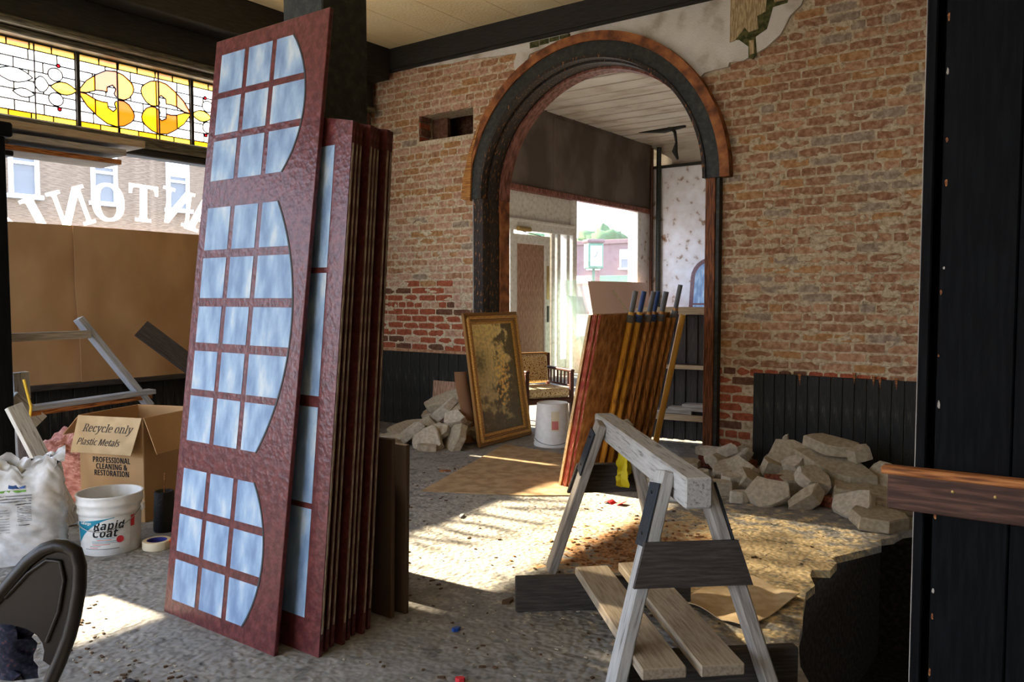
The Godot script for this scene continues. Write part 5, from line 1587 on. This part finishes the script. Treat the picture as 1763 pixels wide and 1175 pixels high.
# ---------- things by the window ----------
func make_left_corner():
	var p := thing("black_post", "black painted post at the edge of the window by the sack", "post", Vector3(-5.1, 0, -1.80))
	bx(p, "shaft", M.black_paint, Vector3(-0.06, 0, -0.235), Vector3(0.1, 2.14, 0.22), 0.006)
	bx(p, "cap", M.black_paint, Vector3(-0.15, 2.14, -0.265), Vector3(0.13, 2.22, 0.25), 0.01)
	# lumber stored overhead on the transom bar
	var o1 := thing("overhead_plank", "upper grey plank stored under the stained glass, longest of the three", "plank", Vector3.ZERO)
	bx(o1, "board", M.lumber_grey, Vector3(-5.64, 2.262, -3.055), Vector3(-5.35, 2.31, -0.9), 0.004)
	bx(o1, "sawn_edge", M.lumber_tan, Vector3(-5.352, 2.264, -3.054), Vector3(-5.347, 2.308, -0.9))
	var o2 := thing("overhead_plank", "lowest orange edged plank stored under the stained glass", "plank", Vector3.ZERO)
	bx(o2, "board", M.lumber_grey, Vector3(-5.62, 2.128, -2.885), Vector3(-5.35, 2.162, -0.9), 0.004)
	bx(o2, "sawn_edge", M.wood_raw, Vector3(-5.352, 2.13, -2.884), Vector3(-5.346, 2.16, -0.9))
	var o3 := thing("overhead_plank", "middle grey plank stored between the other two under the stained glass", "plank", Vector3.ZERO)
	bx(o3, "board", M.lumber_grey, Vector3(-5.66, 2.195, -2.93), Vector3(-5.36, 2.235, -0.9), 0.004)
	bx(o3, "spacer", M.lumber_dark, Vector3(-5.62, 2.162, -2.2), Vector3(-5.37, 2.195, -2.12))
	bx(o3, "spacer", M.lumber_dark, Vector3(-5.62, 2.235, -2.2), Vector3(-5.37, 2.262, -2.12))
	var br := thing("shelf_bracket", "dark arm that carries the overhead planks", "bracket", Vector3(-5.95, 2.098, -2.2))
	bx(br, "arm", M.beam_black, Vector3(0, 0, -0.03), Vector3(0.58, 0.03, 0.03), 0.004)
	bx(br, "plate", M.beam_black, Vector3(0, -0.2, -0.03), Vector3(0.03, 0.03, 0.03), 0.004)
	# a knocked-together frame of two-by-fours in front of the cardboard
	var f := thing("timber_frame", "leaning frame of grey and bluish studs in front of the cardboard", "frame", Vector3(-5.2, 0, 0))
	bar(f, "rail", M.lumber_grey, Vector3(0, 1.005, -1.7), Vector3(0, 1.01, -2.57), 0.04, 0.05)
	bar(f, "strut", M.lumber_blue, Vector3(-0.06, 1.11, -2.53), Vector3(0.06, 0.52, -2.92), 0.085, 0.04, Vector3(0, 0.55, -0.8))
	bar(f, "front_rail", M.lumber_blue, Vector3(0.05, 0.585, -2.17), Vector3(0.05, 0.615, -2.95), 0.09, 0.03)
	bar(f, "front_rail", M.wood_raw, Vector3(0.055, 0.555, -2.17), Vector3(0.055, 0.585, -2.93), 0.06, 0.03)
	bar(f, "foot_block", M.lumber_white, Vector3(0.05, 0.66, -2.08), Vector3(0.06, 0.50, -2.23), 0.05, 0.09)
	bar(f, "upright", M.lumber_white, Vector3(0, 0.64, -2.155), Vector3(0, 0.80, -2.15), 0.05, 0.09, Vector3(0, 0, 1))
	bar(f, "leg", M.lumber_white, Vector3(0.45, 0.66, -1.93), Vector3(0.68, 0.012, -2.12), 0.04, 0.085, Vector3(0, 0, 1))
	bar(f, "leg", M.lumber_grey, Vector3(-0.35, 0.62, -2.3), Vector3(-0.45, 0.012, -2.35), 0.04, 0.085, Vector3(0, 0, 1))
	var d := thing("dark_stud", "dark grey plank leaning on the cardboard beside the painted sheets", "plank", Vector3(-5.2, 0, 0))
	bar(d, "board", M.lumber_dark, Vector3(-0.2, 1.03, -3.02), Vector3(0.25, 0.30, -3.75), 0.03, 0.13, Vector3(0, 0.7, -0.7))
	bar(d, "foot", M.lumber_dark, Vector3(0.25, 0.36, -3.75), Vector3(0.25, 0.01, -3.78), 0.05, 0.1, Vector3(1, 0, 0))
	# yellow cord
	var cd := MB.new()
	cd.tube([Vector3(-4.93, 0.78, -2.06), Vector3(-4.92, 0.62, -2.09), Vector3(-4.9, 0.48, -2.06), Vector3(-4.91, 0.30, -2.08), Vector3(-4.86, 0.14, -2.12), Vector3(-4.85, 0.008, -2.14)], 0.008, 6)
	tag(obj("hanging_rope", cd.done(), M.yellow_cord), "thin yellow cord hanging beside the black post", "cord")
	# pink insulation
	var n := noise(520, 1.1, 3)
	var n2 := noise(521, 3.5, 2)
	var w := MB.new()
	w.grid(46, 26, func(u: float, v: float) -> Vector3:
		var a := TAU * u
		var b := PI * 0.5 * v
		var dd := Vector3(cos(a) * cos(b), sin(b), sin(a) * cos(b))
		var k := 1.0 + 0.2 * n.get_noise_3dv(dd) + 0.10 * absf(n2.get_noise_3d(dd.x, dd.y * 2.0, dd.z))
		return dd * Vector3(0.30, 0.40, 0.28) * k * Vector3(1, 1, 1), func(u: float, v: float): return Vector3(cos(TAU * u), 0.3 + v, sin(TAU * u)))
	tag(obj("insulation_roll", w.done(), M.pink_wool, self, Vector3(-5.12, 0, -2.42)), "heap of pink fibre insulation behind the cardboard box", "insulation")
	make_box()
	make_bucket()
	make_sack()
	# black drum and tape roll
	var b := thing("black_drum", "black rubber tube standing by the cardboard box", "tube", Vector3(-4.03, 0, -2.36))
	var mb := MB.new()
	mb.lathe([Vector2(0.055, 0), Vector2(0.058, 0.01), Vector2(0.05, 0.21), Vector2(0.044, 0.215), Vector2(0.04, 0.20), Vector2(0.0, 0.2)], 20)
	obj("body", mb.done(), M.rubber_black, b)
	var rd := MB.new()
	rd.tube([Vector3(0.0, 0.2, 0.0), Vector3(0.01, 0.31, 0.0)], 0.003, 6)
	obj("rod", rd.done(), M.wood_raw, b)
	var t := thing("tape_roll", "roll of masking tape lying on the floor by the bucket", "tape", Vector3(-3.78, 0, -2.17))
	var tp := MB.new()
	tp.lathe([Vector2(0.048, 0), Vector2(0.066, 0), Vector2(0.068, 0.004), Vector2(0.068, 0.036), Vector2(0.066, 0.04), Vector2(0.048, 0.04)], 28)
	obj("tape", tp.done(), M.tape, t)
	var tc := MB.new()
	tc.lathe([Vector2(0.048, 0.04), Vector2(0.044, 0.04), Vector2(0.044, 0.0), Vector2(0.048, 0.0)], 28)
	obj("core", tc.done(), M.tape_core, t)
	var st := MB.new()
	st.tube([Vector3(-3.72, 0.03, -2.20), Vector3(-3.73, 0.06, -2.24), Vector3(-3.71, 0.13, -2.27), Vector3(-3.68, 0.17, -2.26), Vector3(-3.66, 0.12, -2.24), Vector3(-3.67, 0.05, -2.22)], 0.008, 6)
	tag(obj("orange_strap", st.done(), M.orange_strap), "loop of orange strap beside the tape roll", "strap")

func make_box():
	var b := thing("cardboard_box", "open cardboard box with a handwritten flap next to the white bucket", "box", Vector3(-4.26, 0, -2.38), deg_to_rad(20))
	# corner at the origin; front runs to -x, side runs to -z
	var L := 0.43
	var D := 0.46
	var H := 0.58
	var t := 0.005
	for e in [["wall", Vector3(-L / 2, H / 2, 0), Vector3(L, H, t)], ["wall", Vector3(-L / 2, H / 2, -D), Vector3(L, H, t)], ["wall", Vector3(0, H / 2, -D / 2), Vector3(t, H, D)], ["wall", Vector3(-L, H / 2, -D / 2), Vector3(t, H, D)], ["bottom", Vector3(-L / 2, 0.004, -D / 2), Vector3(L, t, D)]]:
		var mb := MB.new()
		mb.box(e[1], e[2])
		obj(e[0], mb.done(), M.cardboard, b)
	var flap := func(hinge: Vector3, along: Vector3, fall: Vector3, m: Material) -> MeshInstance3D:
		var n := along.cross(fall).normalized() * 0.004
		var mb := MB.new()
		var q := [hinge, hinge + along, hinge + along * 0.97 + fall, hinge + along * 0.03 + fall]
		mb.quad(q[0], q[1], q[2], q[3], n)
		mb.quad(q[0] - n, q[1] - n, q[2] - n, q[3] - n, -n)
		for k in 4:
			mb.quad(q[k], q[(k + 1) % 4], q[(k + 1) % 4] - n, q[k] - n, (q[k] + q[(k + 1) % 4]) / 2.0 - (q[0] + q[2]) / 2.0)
		return obj("flap", mb.done(), m, b)
	var ff := Vector3(0, -0.195, 0.075)
	flap.call(Vector3(-L, H, 0.004), Vector3(L, 0, 0), ff, M.cardboard_pale)
	flap.call(Vector3(-L, H, -D), Vector3(0, 0, D), Vector3(-0.13, -0.12, 0), M.cardboard)
	flap.call(Vector3(0.004, H, 0), Vector3(0, 0, -D), Vector3(0.07, -0.2, 0), M.cardboard)
	flap.call(Vector3(0, H, -D), Vector3(-L, 0, 0), Vector3(0, -0.1, -0.17), M.cardboard)
	var fb := Basis(Vector3.RIGHT, -atan2(0.075, 0.195))
	var fn := fb * Vector3(0, 0, 0.006)
	text(b, "handwriting", "Recycle only", M.ink_pen, 0.062, Vector3(-L / 2 + 0.01, H, 0.004) + ff * 0.33 + fn, fb, "Droid Serif", 300, 0.001, 0.0, true, 0.9)
	text(b, "handwriting", "Plastic Metals", M.ink_pen, 0.052, Vector3(-L / 2 - 0.03, H, 0.004) + ff * 0.70 + fn, fb, "Droid Sans", 300, 0.001, 0.0, true, 0.9)
	var rows := ["PROFESSIONAL", "CLEANING &", "RESTORATION"]
	for k in 3:
		text(b, "print", rows[k], M.ink, 0.043, Vector3(-L / 2 + 0.0, 0.335 - k * 0.037, 0.004), Basis.IDENTITY, "Droid Sans", 800, 0.001, 0.0, false, 0.82)

func make_bucket():
	var b := thing("plaster_bucket", "white plaster bucket with a teal label beside the cardboard box", "bucket", Vector3(-3.955, 0, -2.03), deg_to_rad(44))
	var mb := MB.new()
	mb.lathe([Vector2(0.0, 0.0), Vector2(0.128, 0.0), Vector2(0.132, 0.006), Vector2(0.143, 0.195), Vector2(0.149, 0.2), Vector2(0.149, 0.212), Vector2(0.146, 0.218), Vector2(0.147, 0.236), Vector2(0.152, 0.241), Vector2(0.152, 0.252), Vector2(0.148, 0.256), Vector2(0.150, 0.276), Vector2(0.154, 0.281), Vector2(0.152, 0.287), Vector2(0.144, 0.287), Vector2(0.142, 0.28), Vector2(0.128, 0.02), Vector2(0.0, 0.018)], 40)
	obj("shell", mb.done(), M.plastic_white, b)
	var rad := func(y: float) -> float: return lerpf(0.132, 0.143, y / 0.195) + 0.0008
	var patch := func(called: String, m: Material, lo: Callable, hi: Callable, a0: float, a1: float, lift: float):
		var q := MB.new()
		q.grid(16, 6, func(u: float, v: float) -> Vector3:
			var a := lerpf(a0, a1, u)
			var y := lerpf(lo.call(u), hi.call(u), v)
			var r: float = rad.call(y) + lift
			return Vector3(sin(a) * r, y, cos(a) * r), func(u, _v): return Vector3(sin(lerpf(a0, a1, u)), 0, cos(lerpf(a0, a1, u))))
		obj(called, q.done(), m, b)
	patch.call("label", M.plastic_white, func(_u): return 0.03, func(_u): return 0.19, -0.95, 0.98, 0.0004)
	patch.call("teal_swoosh", M.plastic_teal, func(u): return 0.185 - 0.125 * pow(1.0 - u, 1.8), func(u): return 0.165 + 0.024 * u, -0.92, 0.45, 0.0012)
	patch.call("red_strip", M.ink_red, func(_u): return 0.13, func(_u): return 0.185, 1.0, 1.16, 0.0012)
	text(b, "print", "Rapid", M.ink, 0.055, Vector3(sin(0.28) * 0.142, 0.15, cos(0.28) * 0.142), Basis(Vector3.UP, 0.28), "Droid Sans", 800, 0.0014, 0.142, true, 0.95)
	text(b, "print", "Coat", M.ink, 0.055, Vector3(sin(0.14) * 0.140, 0.113, cos(0.14) * 0.140), Basis(Vector3.UP, 0.14), "Droid Sans", 800, 0.0014, 0.140, true, 0.95)
	text(b, "print", "Lafarge", M.plastic_white, 0.018, Vector3(sin(-0.52) * 0.1435, 0.163, cos(-0.52) * 0.1435), Basis(Vector3.UP, -0.52), "Droid Sans", 700, 0.0014, 0.1435)
	for k in 8:
		var m: Material = [M.plastic_teal, M.ink_red, M.plastic_teal, M.ink_grey, M.ink_red, M.ink_grey, M.ink_red, M.ink][k]
		patch.call("print_line", m, func(_u): return 0.087 - k * 0.0075, func(_u): return 0.0895 - k * 0.0075, [-0.15, -0.12, -0.3, -0.3, -0.3, -0.4, -0.4, -0.6][k], [0.45, 0.35, 0.7, 0.55, 0.3, 0.0, -0.1, 0.6][k], 0.0012)
	var q := MB.new()
	q.lathe([Vector2(0.0, 0.0015), Vector2(0.017, 0.0015), Vector2(0.017, 0.0)], 18)
	obj("red_dot", q.done(), M.ink_red, b, Vector3(sin(0.62) * 0.1372, 0.078, cos(0.62) * 0.1372), Basis(Vector3.UP, 0.62) * Basis(Vector3.RIGHT, PI / 2))
	var hd := MB.new()
	var pts := []
	for k in 17:
		var a := -1.45 + 2.9 * k / 16.0
		pts.append(Vector3(sin(a) * 0.158, 0.225 - 0.10 * cos(a * 1.08) * 1.0, cos(a) * 0.158))
	hd.tube(pts, 0.0022, 6)
	obj("wire_handle", hd.done(), M.steel, b)
	for s in [-1.0, 1.0]:
		var ear := MB.new()
		ear.box(Vector3(s * 0.158, 0.215, 0.015), Vector3(0.014, 0.04, 0.035), Basis.IDENTITY, 0.005)
		obj("ear", ear.done(), M.plastic_white, b)

func make_sack():
	var s := thing("plastic_sack", "printed white plastic sack with a crumpled top beside the bucket", "sack", Vector3(-4.16, 0, -1.70), deg_to_rad(56))
	var n := noise(530, 5.0, 3)
	var n2 := noise(531, 14.0, 2)
	var f := func(u: float, v: float) -> Vector3:
		var a := TAU * u
		var y := 0.44 * v
		var squash := lerpf(1.0, 0.18, smoothstep(0.62, 1.0, v))
		var wide := 0.19 * (1.0 + 0.08 * sin(v * 3.0)) * (1.0 - 0.06 * v)
		var deep := 0.135 * squash
		var c := cos(a)
		var d := sin(a)
		var k := pow(pow(absf(c), 3.0) + pow(absf(d), 3.0), -1.0 / 3.0)
		var wr := 0.012 * n.get_noise_3d(c * 0.5, v * 2.4 + c * 0.4, d * 0.5) + 0.004 * n2.get_noise_3d(c * 0.3, v * 2.2 + c * 0.2, d * 0.3)
		var topw := 0.06 * smoothstep(0.75, 1.0, v) * n.get_noise_2d(c * 0.5, 3.0) + 0.035 * smoothstep(0.7, 1.0, v) * absf(c)
		return Vector3(c * k * (wide + wr), y + topw, d * k * (deep + wr * 1.3))
	var mb := MB.new()
	mb.grid(56, 40, f, func(u, _v): return Vector3(cos(TAU * u), 0, sin(TAU * u)))
	obj("body", mb.done(), M.sack, s)
	# gathered film at the mouth
	var tp := MB.new()
	tp.grid(24, 8, func(u: float, v: float) -> Vector3:
		return Vector3(-0.2 + 0.4 * u, 0.40 + 0.07 * v + 0.05 * n.get_noise_2d(u * 0.8, v * 0.4) + 0.10 * absf(u - 0.5), 0.02 + 0.04 * n2.get_noise_2d(u * 0.3, v * 0.1) - 0.05 * v), func(_u, _v): return Vector3.BACK)
	obj("mouth_film", tp.done(), M.sack, s)
	var pf := func(called: String, m: Material, u0: float, u1: float, v0: float, v1: float):
		var q := MB.new()
		q.grid(16, 4, func(u: float, v: float) -> Vector3:
			var p: Vector3 = f.call(lerpf(u0, u1, u), lerpf(v0, v1, v))
			return p + Vector3(0, 0.0, 0.0022), func(_u, _v): return Vector3.BACK)
		obj(called, q.done(), m, s)
	pf.call("print", M.ink_blue, 0.27, 0.21, 0.80, 0.83)
	pf.call("print", M.ink_green, 0.30, 0.21, 0.765, 0.785)
	for k in 3:
		pf.call("print", M.ink_grey, 0.33 - 0.02 * k, 0.19, 0.73 - k * 0.025, 0.742 - k * 0.025)
	for k in 9:
		pf.call("print", M.ink_grey, 0.235, 0.19, 0.62 - k * 0.018, 0.626 - k * 0.018)
		pf.call("print", M.ink_grey, 0.34, 0.26, 0.60 - k * 0.03, 0.605 - k * 0.03)
	pf.call("print", M.ink, 0.24, 0.19, 0.65, 0.658)
	pf.call("print", M.ink, 0.24, 0.185, 0.43, 0.437)
	# a second sack, partly in the picture
	var s2 := thing("plastic_sack", "second white and blue sack at the foot of the black post", "sack", Vector3(-4.48, 0, -1.38), deg_to_rad(60))
	var m2 := MB.new()
	m2.grid(40, 24, func(u, v): return f.call(u, v) * Vector3(0.95, 0.98, 1.0), func(u, _v): return Vector3(cos(TAU * u), 0, sin(TAU * u)))
	obj("body", m2.done(), M.sack, s2)
	var m3 := MB.new()
	m3.grid(24, 8, func(u, v): return f.call(lerpf(0.36, 0.1, u), lerpf(0.1, 0.5, v)) * Vector3(0.95, 0.98, 1.0) + Vector3(0, 0, 0.004), func(_u, _v): return Vector3.BACK)
	obj("blue_print", m3.done(), M.sack_blue, s2)

# ---------- foreground ----------
func make_foreground():
	# folding chair: its back is seen at the lower edge
	var fw := Vector3(-sin(atan(1026.0 / 1400.0)), 0, -cos(atan(1026.0 / 1400.0)))
	var rt := Vector3(-fw.z, 0, fw.x)
	var c := thing("folding_chair", "dark brown steel folding chair in the near corner of the room", "chair", Vector3(0, 0, 0))
	# outline of the back in its own plane: x to the right, y up, measured in metres
	var o := fw * 1.5
	var P := func(x: float, y: float, d := 0.0) -> Vector3: return o + rt * x + Vector3(0, y, 0) + fw * d
	var half := [Vector2(-0.893, 0.47), Vector2(-0.873, 0.521), Vector2(-0.855, 0.56), Vector2(-0.835, 0.61), Vector2(-0.824, 0.649), Vector2(-0.813, 0.705), Vector2(-0.811, 0.745), Vector2(-0.818, 0.772), Vector2(-0.835, 0.782), Vector2(-0.853, 0.784), Vector2(-0.877, 0.776), Vector2(-0.906, 0.754), Vector2(-0.938, 0.718), Vector2(-0.966, 0.684), Vector2(-1.0, 0.648)]
	var pts := []
	for q in half:
		pts.append(P.call(q.x, q.y))
	# the far side of the loop runs on to the left and down, out of the frame
	for q in [Vector2(-1.05, 0.60), Vector2(-1.10, 0.55), Vector2(-1.15, 0.47)]:
		pts.append(P.call(q.x, q.y, 0.0))
	var mb := MB.new()
	mb.tube(pts, 0.013, 10)
	obj("back_frame", mb.done(), M.chair_steel, c)
	var panel := PackedVector2Array()
	for q in [Vector2(-0.865, 0.55), Vector2(-0.842, 0.60), Vector2(-0.832, 0.649), Vector2(-0.82, 0.705), Vector2(-0.818, 0.745), Vector2(-0.826, 0.768), Vector2(-0.853, 0.778), Vector2(-0.877, 0.768), Vector2(-0.906, 0.746), Vector2(-0.938, 0.71), Vector2(-0.966, 0.676), Vector2(-1.0, 0.64), Vector2(-1.05, 0.59), Vector2(-1.04, 0.62), Vector2(-0.985, 0.637), Vector2(-0.941, 0.633), Vector2(-0.912, 0.625), Vector2(-0.894, 0.613), Vector2(-0.884, 0.598), Vector2(-0.881, 0.583), Vector2(-0.884, 0.564)]:
		if q != Vector2(-1.05, 0.59) and q != Vector2(-1.04, 0.62):
			panel.append(q)
	var pm := MB.new()
	pm.prism(panel, -0.003, 0.003, Basis(rt, Vector3.UP, -fw), o)
	obj("back_panel", pm.done(), M.chair_steel, c)
	var rib := MB.new()
	rib.tube([P.call(-0.875, 0.60, -0.004), P.call(-0.85, 0.66, -0.005), P.call(-0.838, 0.72, -0.005), P.call(-0.845, 0.755, -0.005), P.call(-0.87, 0.757, -0.005), P.call(-0.905, 0.733, -0.005), P.call(-0.95, 0.685, -0.004)], 0.004, 6)
	obj("pressed_rib", rib.done(), M.chair_steel, c)
	# seat and legs below the frame
	var sm := MB.new()
	sm.box(P.call(-1.05, 0.44, -0.22), Vector3(0.36, 0.025, 0.36), Basis(rt, Vector3.UP, -fw), 0.01)
	obj("seat", sm.done(), M.chair_steel, c)
	for e in [[-0.893, 0.47, -0.87, -0.38], [-1.15, 0.47, -1.2, -0.38], [-0.9, 0.44, -0.88, 0.06], [-1.2, 0.44, -1.22, 0.06]]:
		var lm := MB.new()
		lm.tube([P.call(e[0], e[1], 0.0), P.call(e[2], 0.012, e[3])], 0.012, 8)
		obj("leg", lm.done(), M.chair_steel, c)
	var cl := MB.new()
	var n := noise(540, 8.0, 2)
	cl.grid(14, 10, func(u: float, v: float) -> Vector3:
		return P.call(-1.16 + 0.205 * u + 0.02 * n.get_noise_2d(u, v), 0.625 - 0.12 * v - 0.02 * u, 0.10 + 0.03 * sin(u * 6.0)), func(_u, _v): return -fw)
	tag(obj("printed_cloth", cl.done(), M.dark_cloth), "dark blue printed cloth behind the folding chair", "cloth")
	# dark partition on the right with a worn plank nailed across it
	var w := struct("wall_partition", "black painted board partition at the near right", "partition")
	var z := -2.0
	bx(w, "edge_strip", M.lumber_grey, Vector3(-0.3415, 0.0, z - 0.03), Vector3(-0.339, 3.612, z), 0.001)
	bx(w, "edge_post", M.black_paint, Vector3(-0.339, 0.0, z - 0.05), Vector3(-0.318, 3.612, z + 0.004), 0.003)
	bx(w, "board", M.black_paint, Vector3(-0.302, 0.0, z - 0.03), Vector3(-0.156, 3.612, z), 0.003)
	bx(w, "board", M.black_paint, Vector3(-0.1535, 0.0, z - 0.03), Vector3(0.02, 3.612, z), 0.003)
	for k in 6:
		bx(w, "board", M.black_paint, Vector3(0.0225 + k * 0.18, 0.0, z - 0.03), Vector3(0.20 + k * 0.18, 3.612, z), 0.003)
	bx(w, "backing", M.black_paint, Vector3(-0.335, 0.0, z - 0.08), Vector3(1.1, 3.612, z - 0.05))
	for k in 14:
		var y := 0.25 + 0.12 * k + rng.randf_range(-0.05, 0.05)
		var q := MB.new()
		var pc := PackedVector2Array()
		var ph := rng.randf_range(0.003, 0.011)
		for t in 7:
			var a := TAU * t / 7
			pc.append(Vector2(cos(a) * 0.0028, sin(a) * ph) * rng.randf_range(0.6, 1.2))
		q.prism(pc, 0, 0.0008)
		obj("paint_chip", q.done(), M.wood_raw if k % 3 else M.lumber_grey, w, Vector3(-0.299 + 0.006 * rng.randf(), y, z))
	var pk := thing("nailed_plank", "worn brown plank nailed across the black partition", "plank", Vector3(0, 0, z))
	bar(pk, "board", M.brown_board, Vector3(-0.392, 0.812, 0.014), Vector3(1.0, 0.822, 0.014), 0.018, 0.088, Vector3.UP, 0.003)
	bar(pk, "lip", M.wood_raw, Vector3(-0.404, 0.858, 0.02), Vector3(1.0, 0.868, 0.02), 0.034, 0.018, Vector3.UP, 0.003)
	for x in [-0.26, -0.18, 0.1, 0.5]:
		var sc := MB.new()
		sc.lathe([Vector2(0.004, 0), Vector2(0.003, 0.002), Vector2(0, 0.003)], 8)
		obj("screw", sc.done(), M.brass, pk, Vector3(x, 0.825, 0.023), Basis(Vector3.RIGHT, PI / 2))

# ---------- floor clutter ----------
func make_clutter():
	# flattened cardboard under the arch
	var sh := thing("flattened_cardboard", "flattened dusty cardboard sheet on the floor before the arch", "cardboard", Vector3.ZERO)
	var q := MB.new()
	q.prism(PackedVector2Array([Vector2(-3.512, 3.808), Vector2(-2.9, 4.10), Vector2(-2.668, 4.277), Vector2(-2.93, 4.75), Vector2(-3.35, 5.35), Vector2(-4.06, 5.44)]), 0.001, 0.008, Basis(Vector3.RIGHT, -PI / 2))
	obj("sheet", q.done(), M.dusty_sheet, sh)
	var pp := for_sheet("torn_paper", "crumpled pale paper on the sand by the sawhorse", func(u: float, v: float) -> Vector3:
		var x := lerpf(-1.34, -1.02, u)
		var z := lerpf(-2.96, -3.42, v)
		return Vector3(x + 0.06 * (v - 0.5), 0.008 + 0.03 * absf(sin(u * 5.0 + v * 3.0)) * (0.3 + 0.7 * absf(v - 0.5)), z + 0.12 * (u - 0.5)), Vector3.UP, M.paper_pale, "paper", 12, 12)
	pp.position = Vector3.ZERO
	var rp := for_sheet("red_wrapper", "small red wrapper on the floor behind the sawhorse", func(u: float, v: float) -> Vector3:
		return Vector3(-2.42 + 0.12 * u, 0.006 + 0.012 * sin(u * 8.0), -4.30 + 0.06 * v), Vector3.UP, M.ink_red, "wrapper", 8, 3)
	rp.position = Vector3.ZERO
	# a few pieces one can point at
	var bits := [[-1.94, -2.62, 0.06, 0.03, "chip", "brown wood chip by the end of the far cross board"], [-1.80, -2.64, 0.05, 0.025, "chip", "dark wood chip beside the brown one"], [-2.92, -3.50, 0.07, 0.02, "lumber_white", "pale splinter in the sun near the painted stack"], [-1.93, -2.28, 0.03, 0.02, "sack_blue", "small blue cap on the floor"], [-3.78, -4.35, 0.09, 0.015, "wood_raw", "orange sliver of wood on the floor by the rubble"], [-2.5, -1.33, 0.05, 0.03, "rubber_black", "crumpled black scrap on the floor in front of the painted sheet"], [-1.66, -1.98, 0.03, 0.02, "ink_red", "pink red fleck on the floor in the shade"]]
	for e in bits:
		var o := obj("floor_scrap", chunk(600 + int(e[0] * -100), e[2] * 1.2, e[3] * 1.3, 0.012), M[e[4]], self, Vector3(e[0], 0.0, e[1]), Basis(Vector3.UP, e[0] * 9.0))
		tag(o, e[5], "scrap")
	# crumbs nobody could count
	var r := RandomNumberGenerator.new()
	r.seed = 77
	var groups := [["floor_crumbs", M.chip, 420, 0.006, 0.018, "brown crumbs of wood and brick strewn over the floor"], ["floor_gravel", M.concrete_pale, 900, 0.003, 0.010, "grey grit strewn over the floor"], ["sawdust_crumbs", M.crumb, 260, 0.006, 0.022, "orange brown crumbs heaped by the sawhorse"]]
	for g in groups:
		var mm := MultiMesh.new()
		mm.transform_format = MultiMesh.TRANSFORM_3D
		mm.mesh = chunk(700, 1.0, 0.8, 0.5)
		mm.instance_count = g[2]
		for i in g[2]:
			var p := Vector3(r.randf_range(-3.9, -0.95), 0.0, r.randf_range(-4.6, -1.2))
			if g[0] == "sawdust_crumbs":
				p = Vector3(-1.85 + r.randfn(0, 0.2), 0, -3.55 + r.randfn(0, 0.28))
			if p.x > -1.1 and p.z < -2.2:
				p.x = -1.2 - r.randf() * 0.6
			if p.z > -2.4 and p.z < -1.65 and p.x < -2.1:
				p.z = -1.5 + r.randf() * 0.2
			var s := r.randf_range(g[3], g[4])
			mm.set_instance_transform(i, Transform3D(Basis(Vector3.UP, r.randf() * TAU) * Basis.from_scale(Vector3(s * r.randf_range(0.8, 2.2), s * 0.6, s)), p))
		var o := MultiMeshInstance3D.new()
		o.name = g[0]
		o.multimesh = mm
		o.material_override = g[1]
		o.set_meta("kind", "stuff")
		tag(o, g[5], "debris")
		add_child(o)

func _ready():
	rng.seed = 20240611
	make_view()
	make_materials()
	make_floor()
	make_shell()
	make_window_wall()
	make_brick_wall()
	make_room_beyond()
	make_street()
	make_painted_sheets()
	make_rubble()
	make_stored()
	make_sawhorse()
	make_left_corner()
	make_foreground()
	make_clutter()
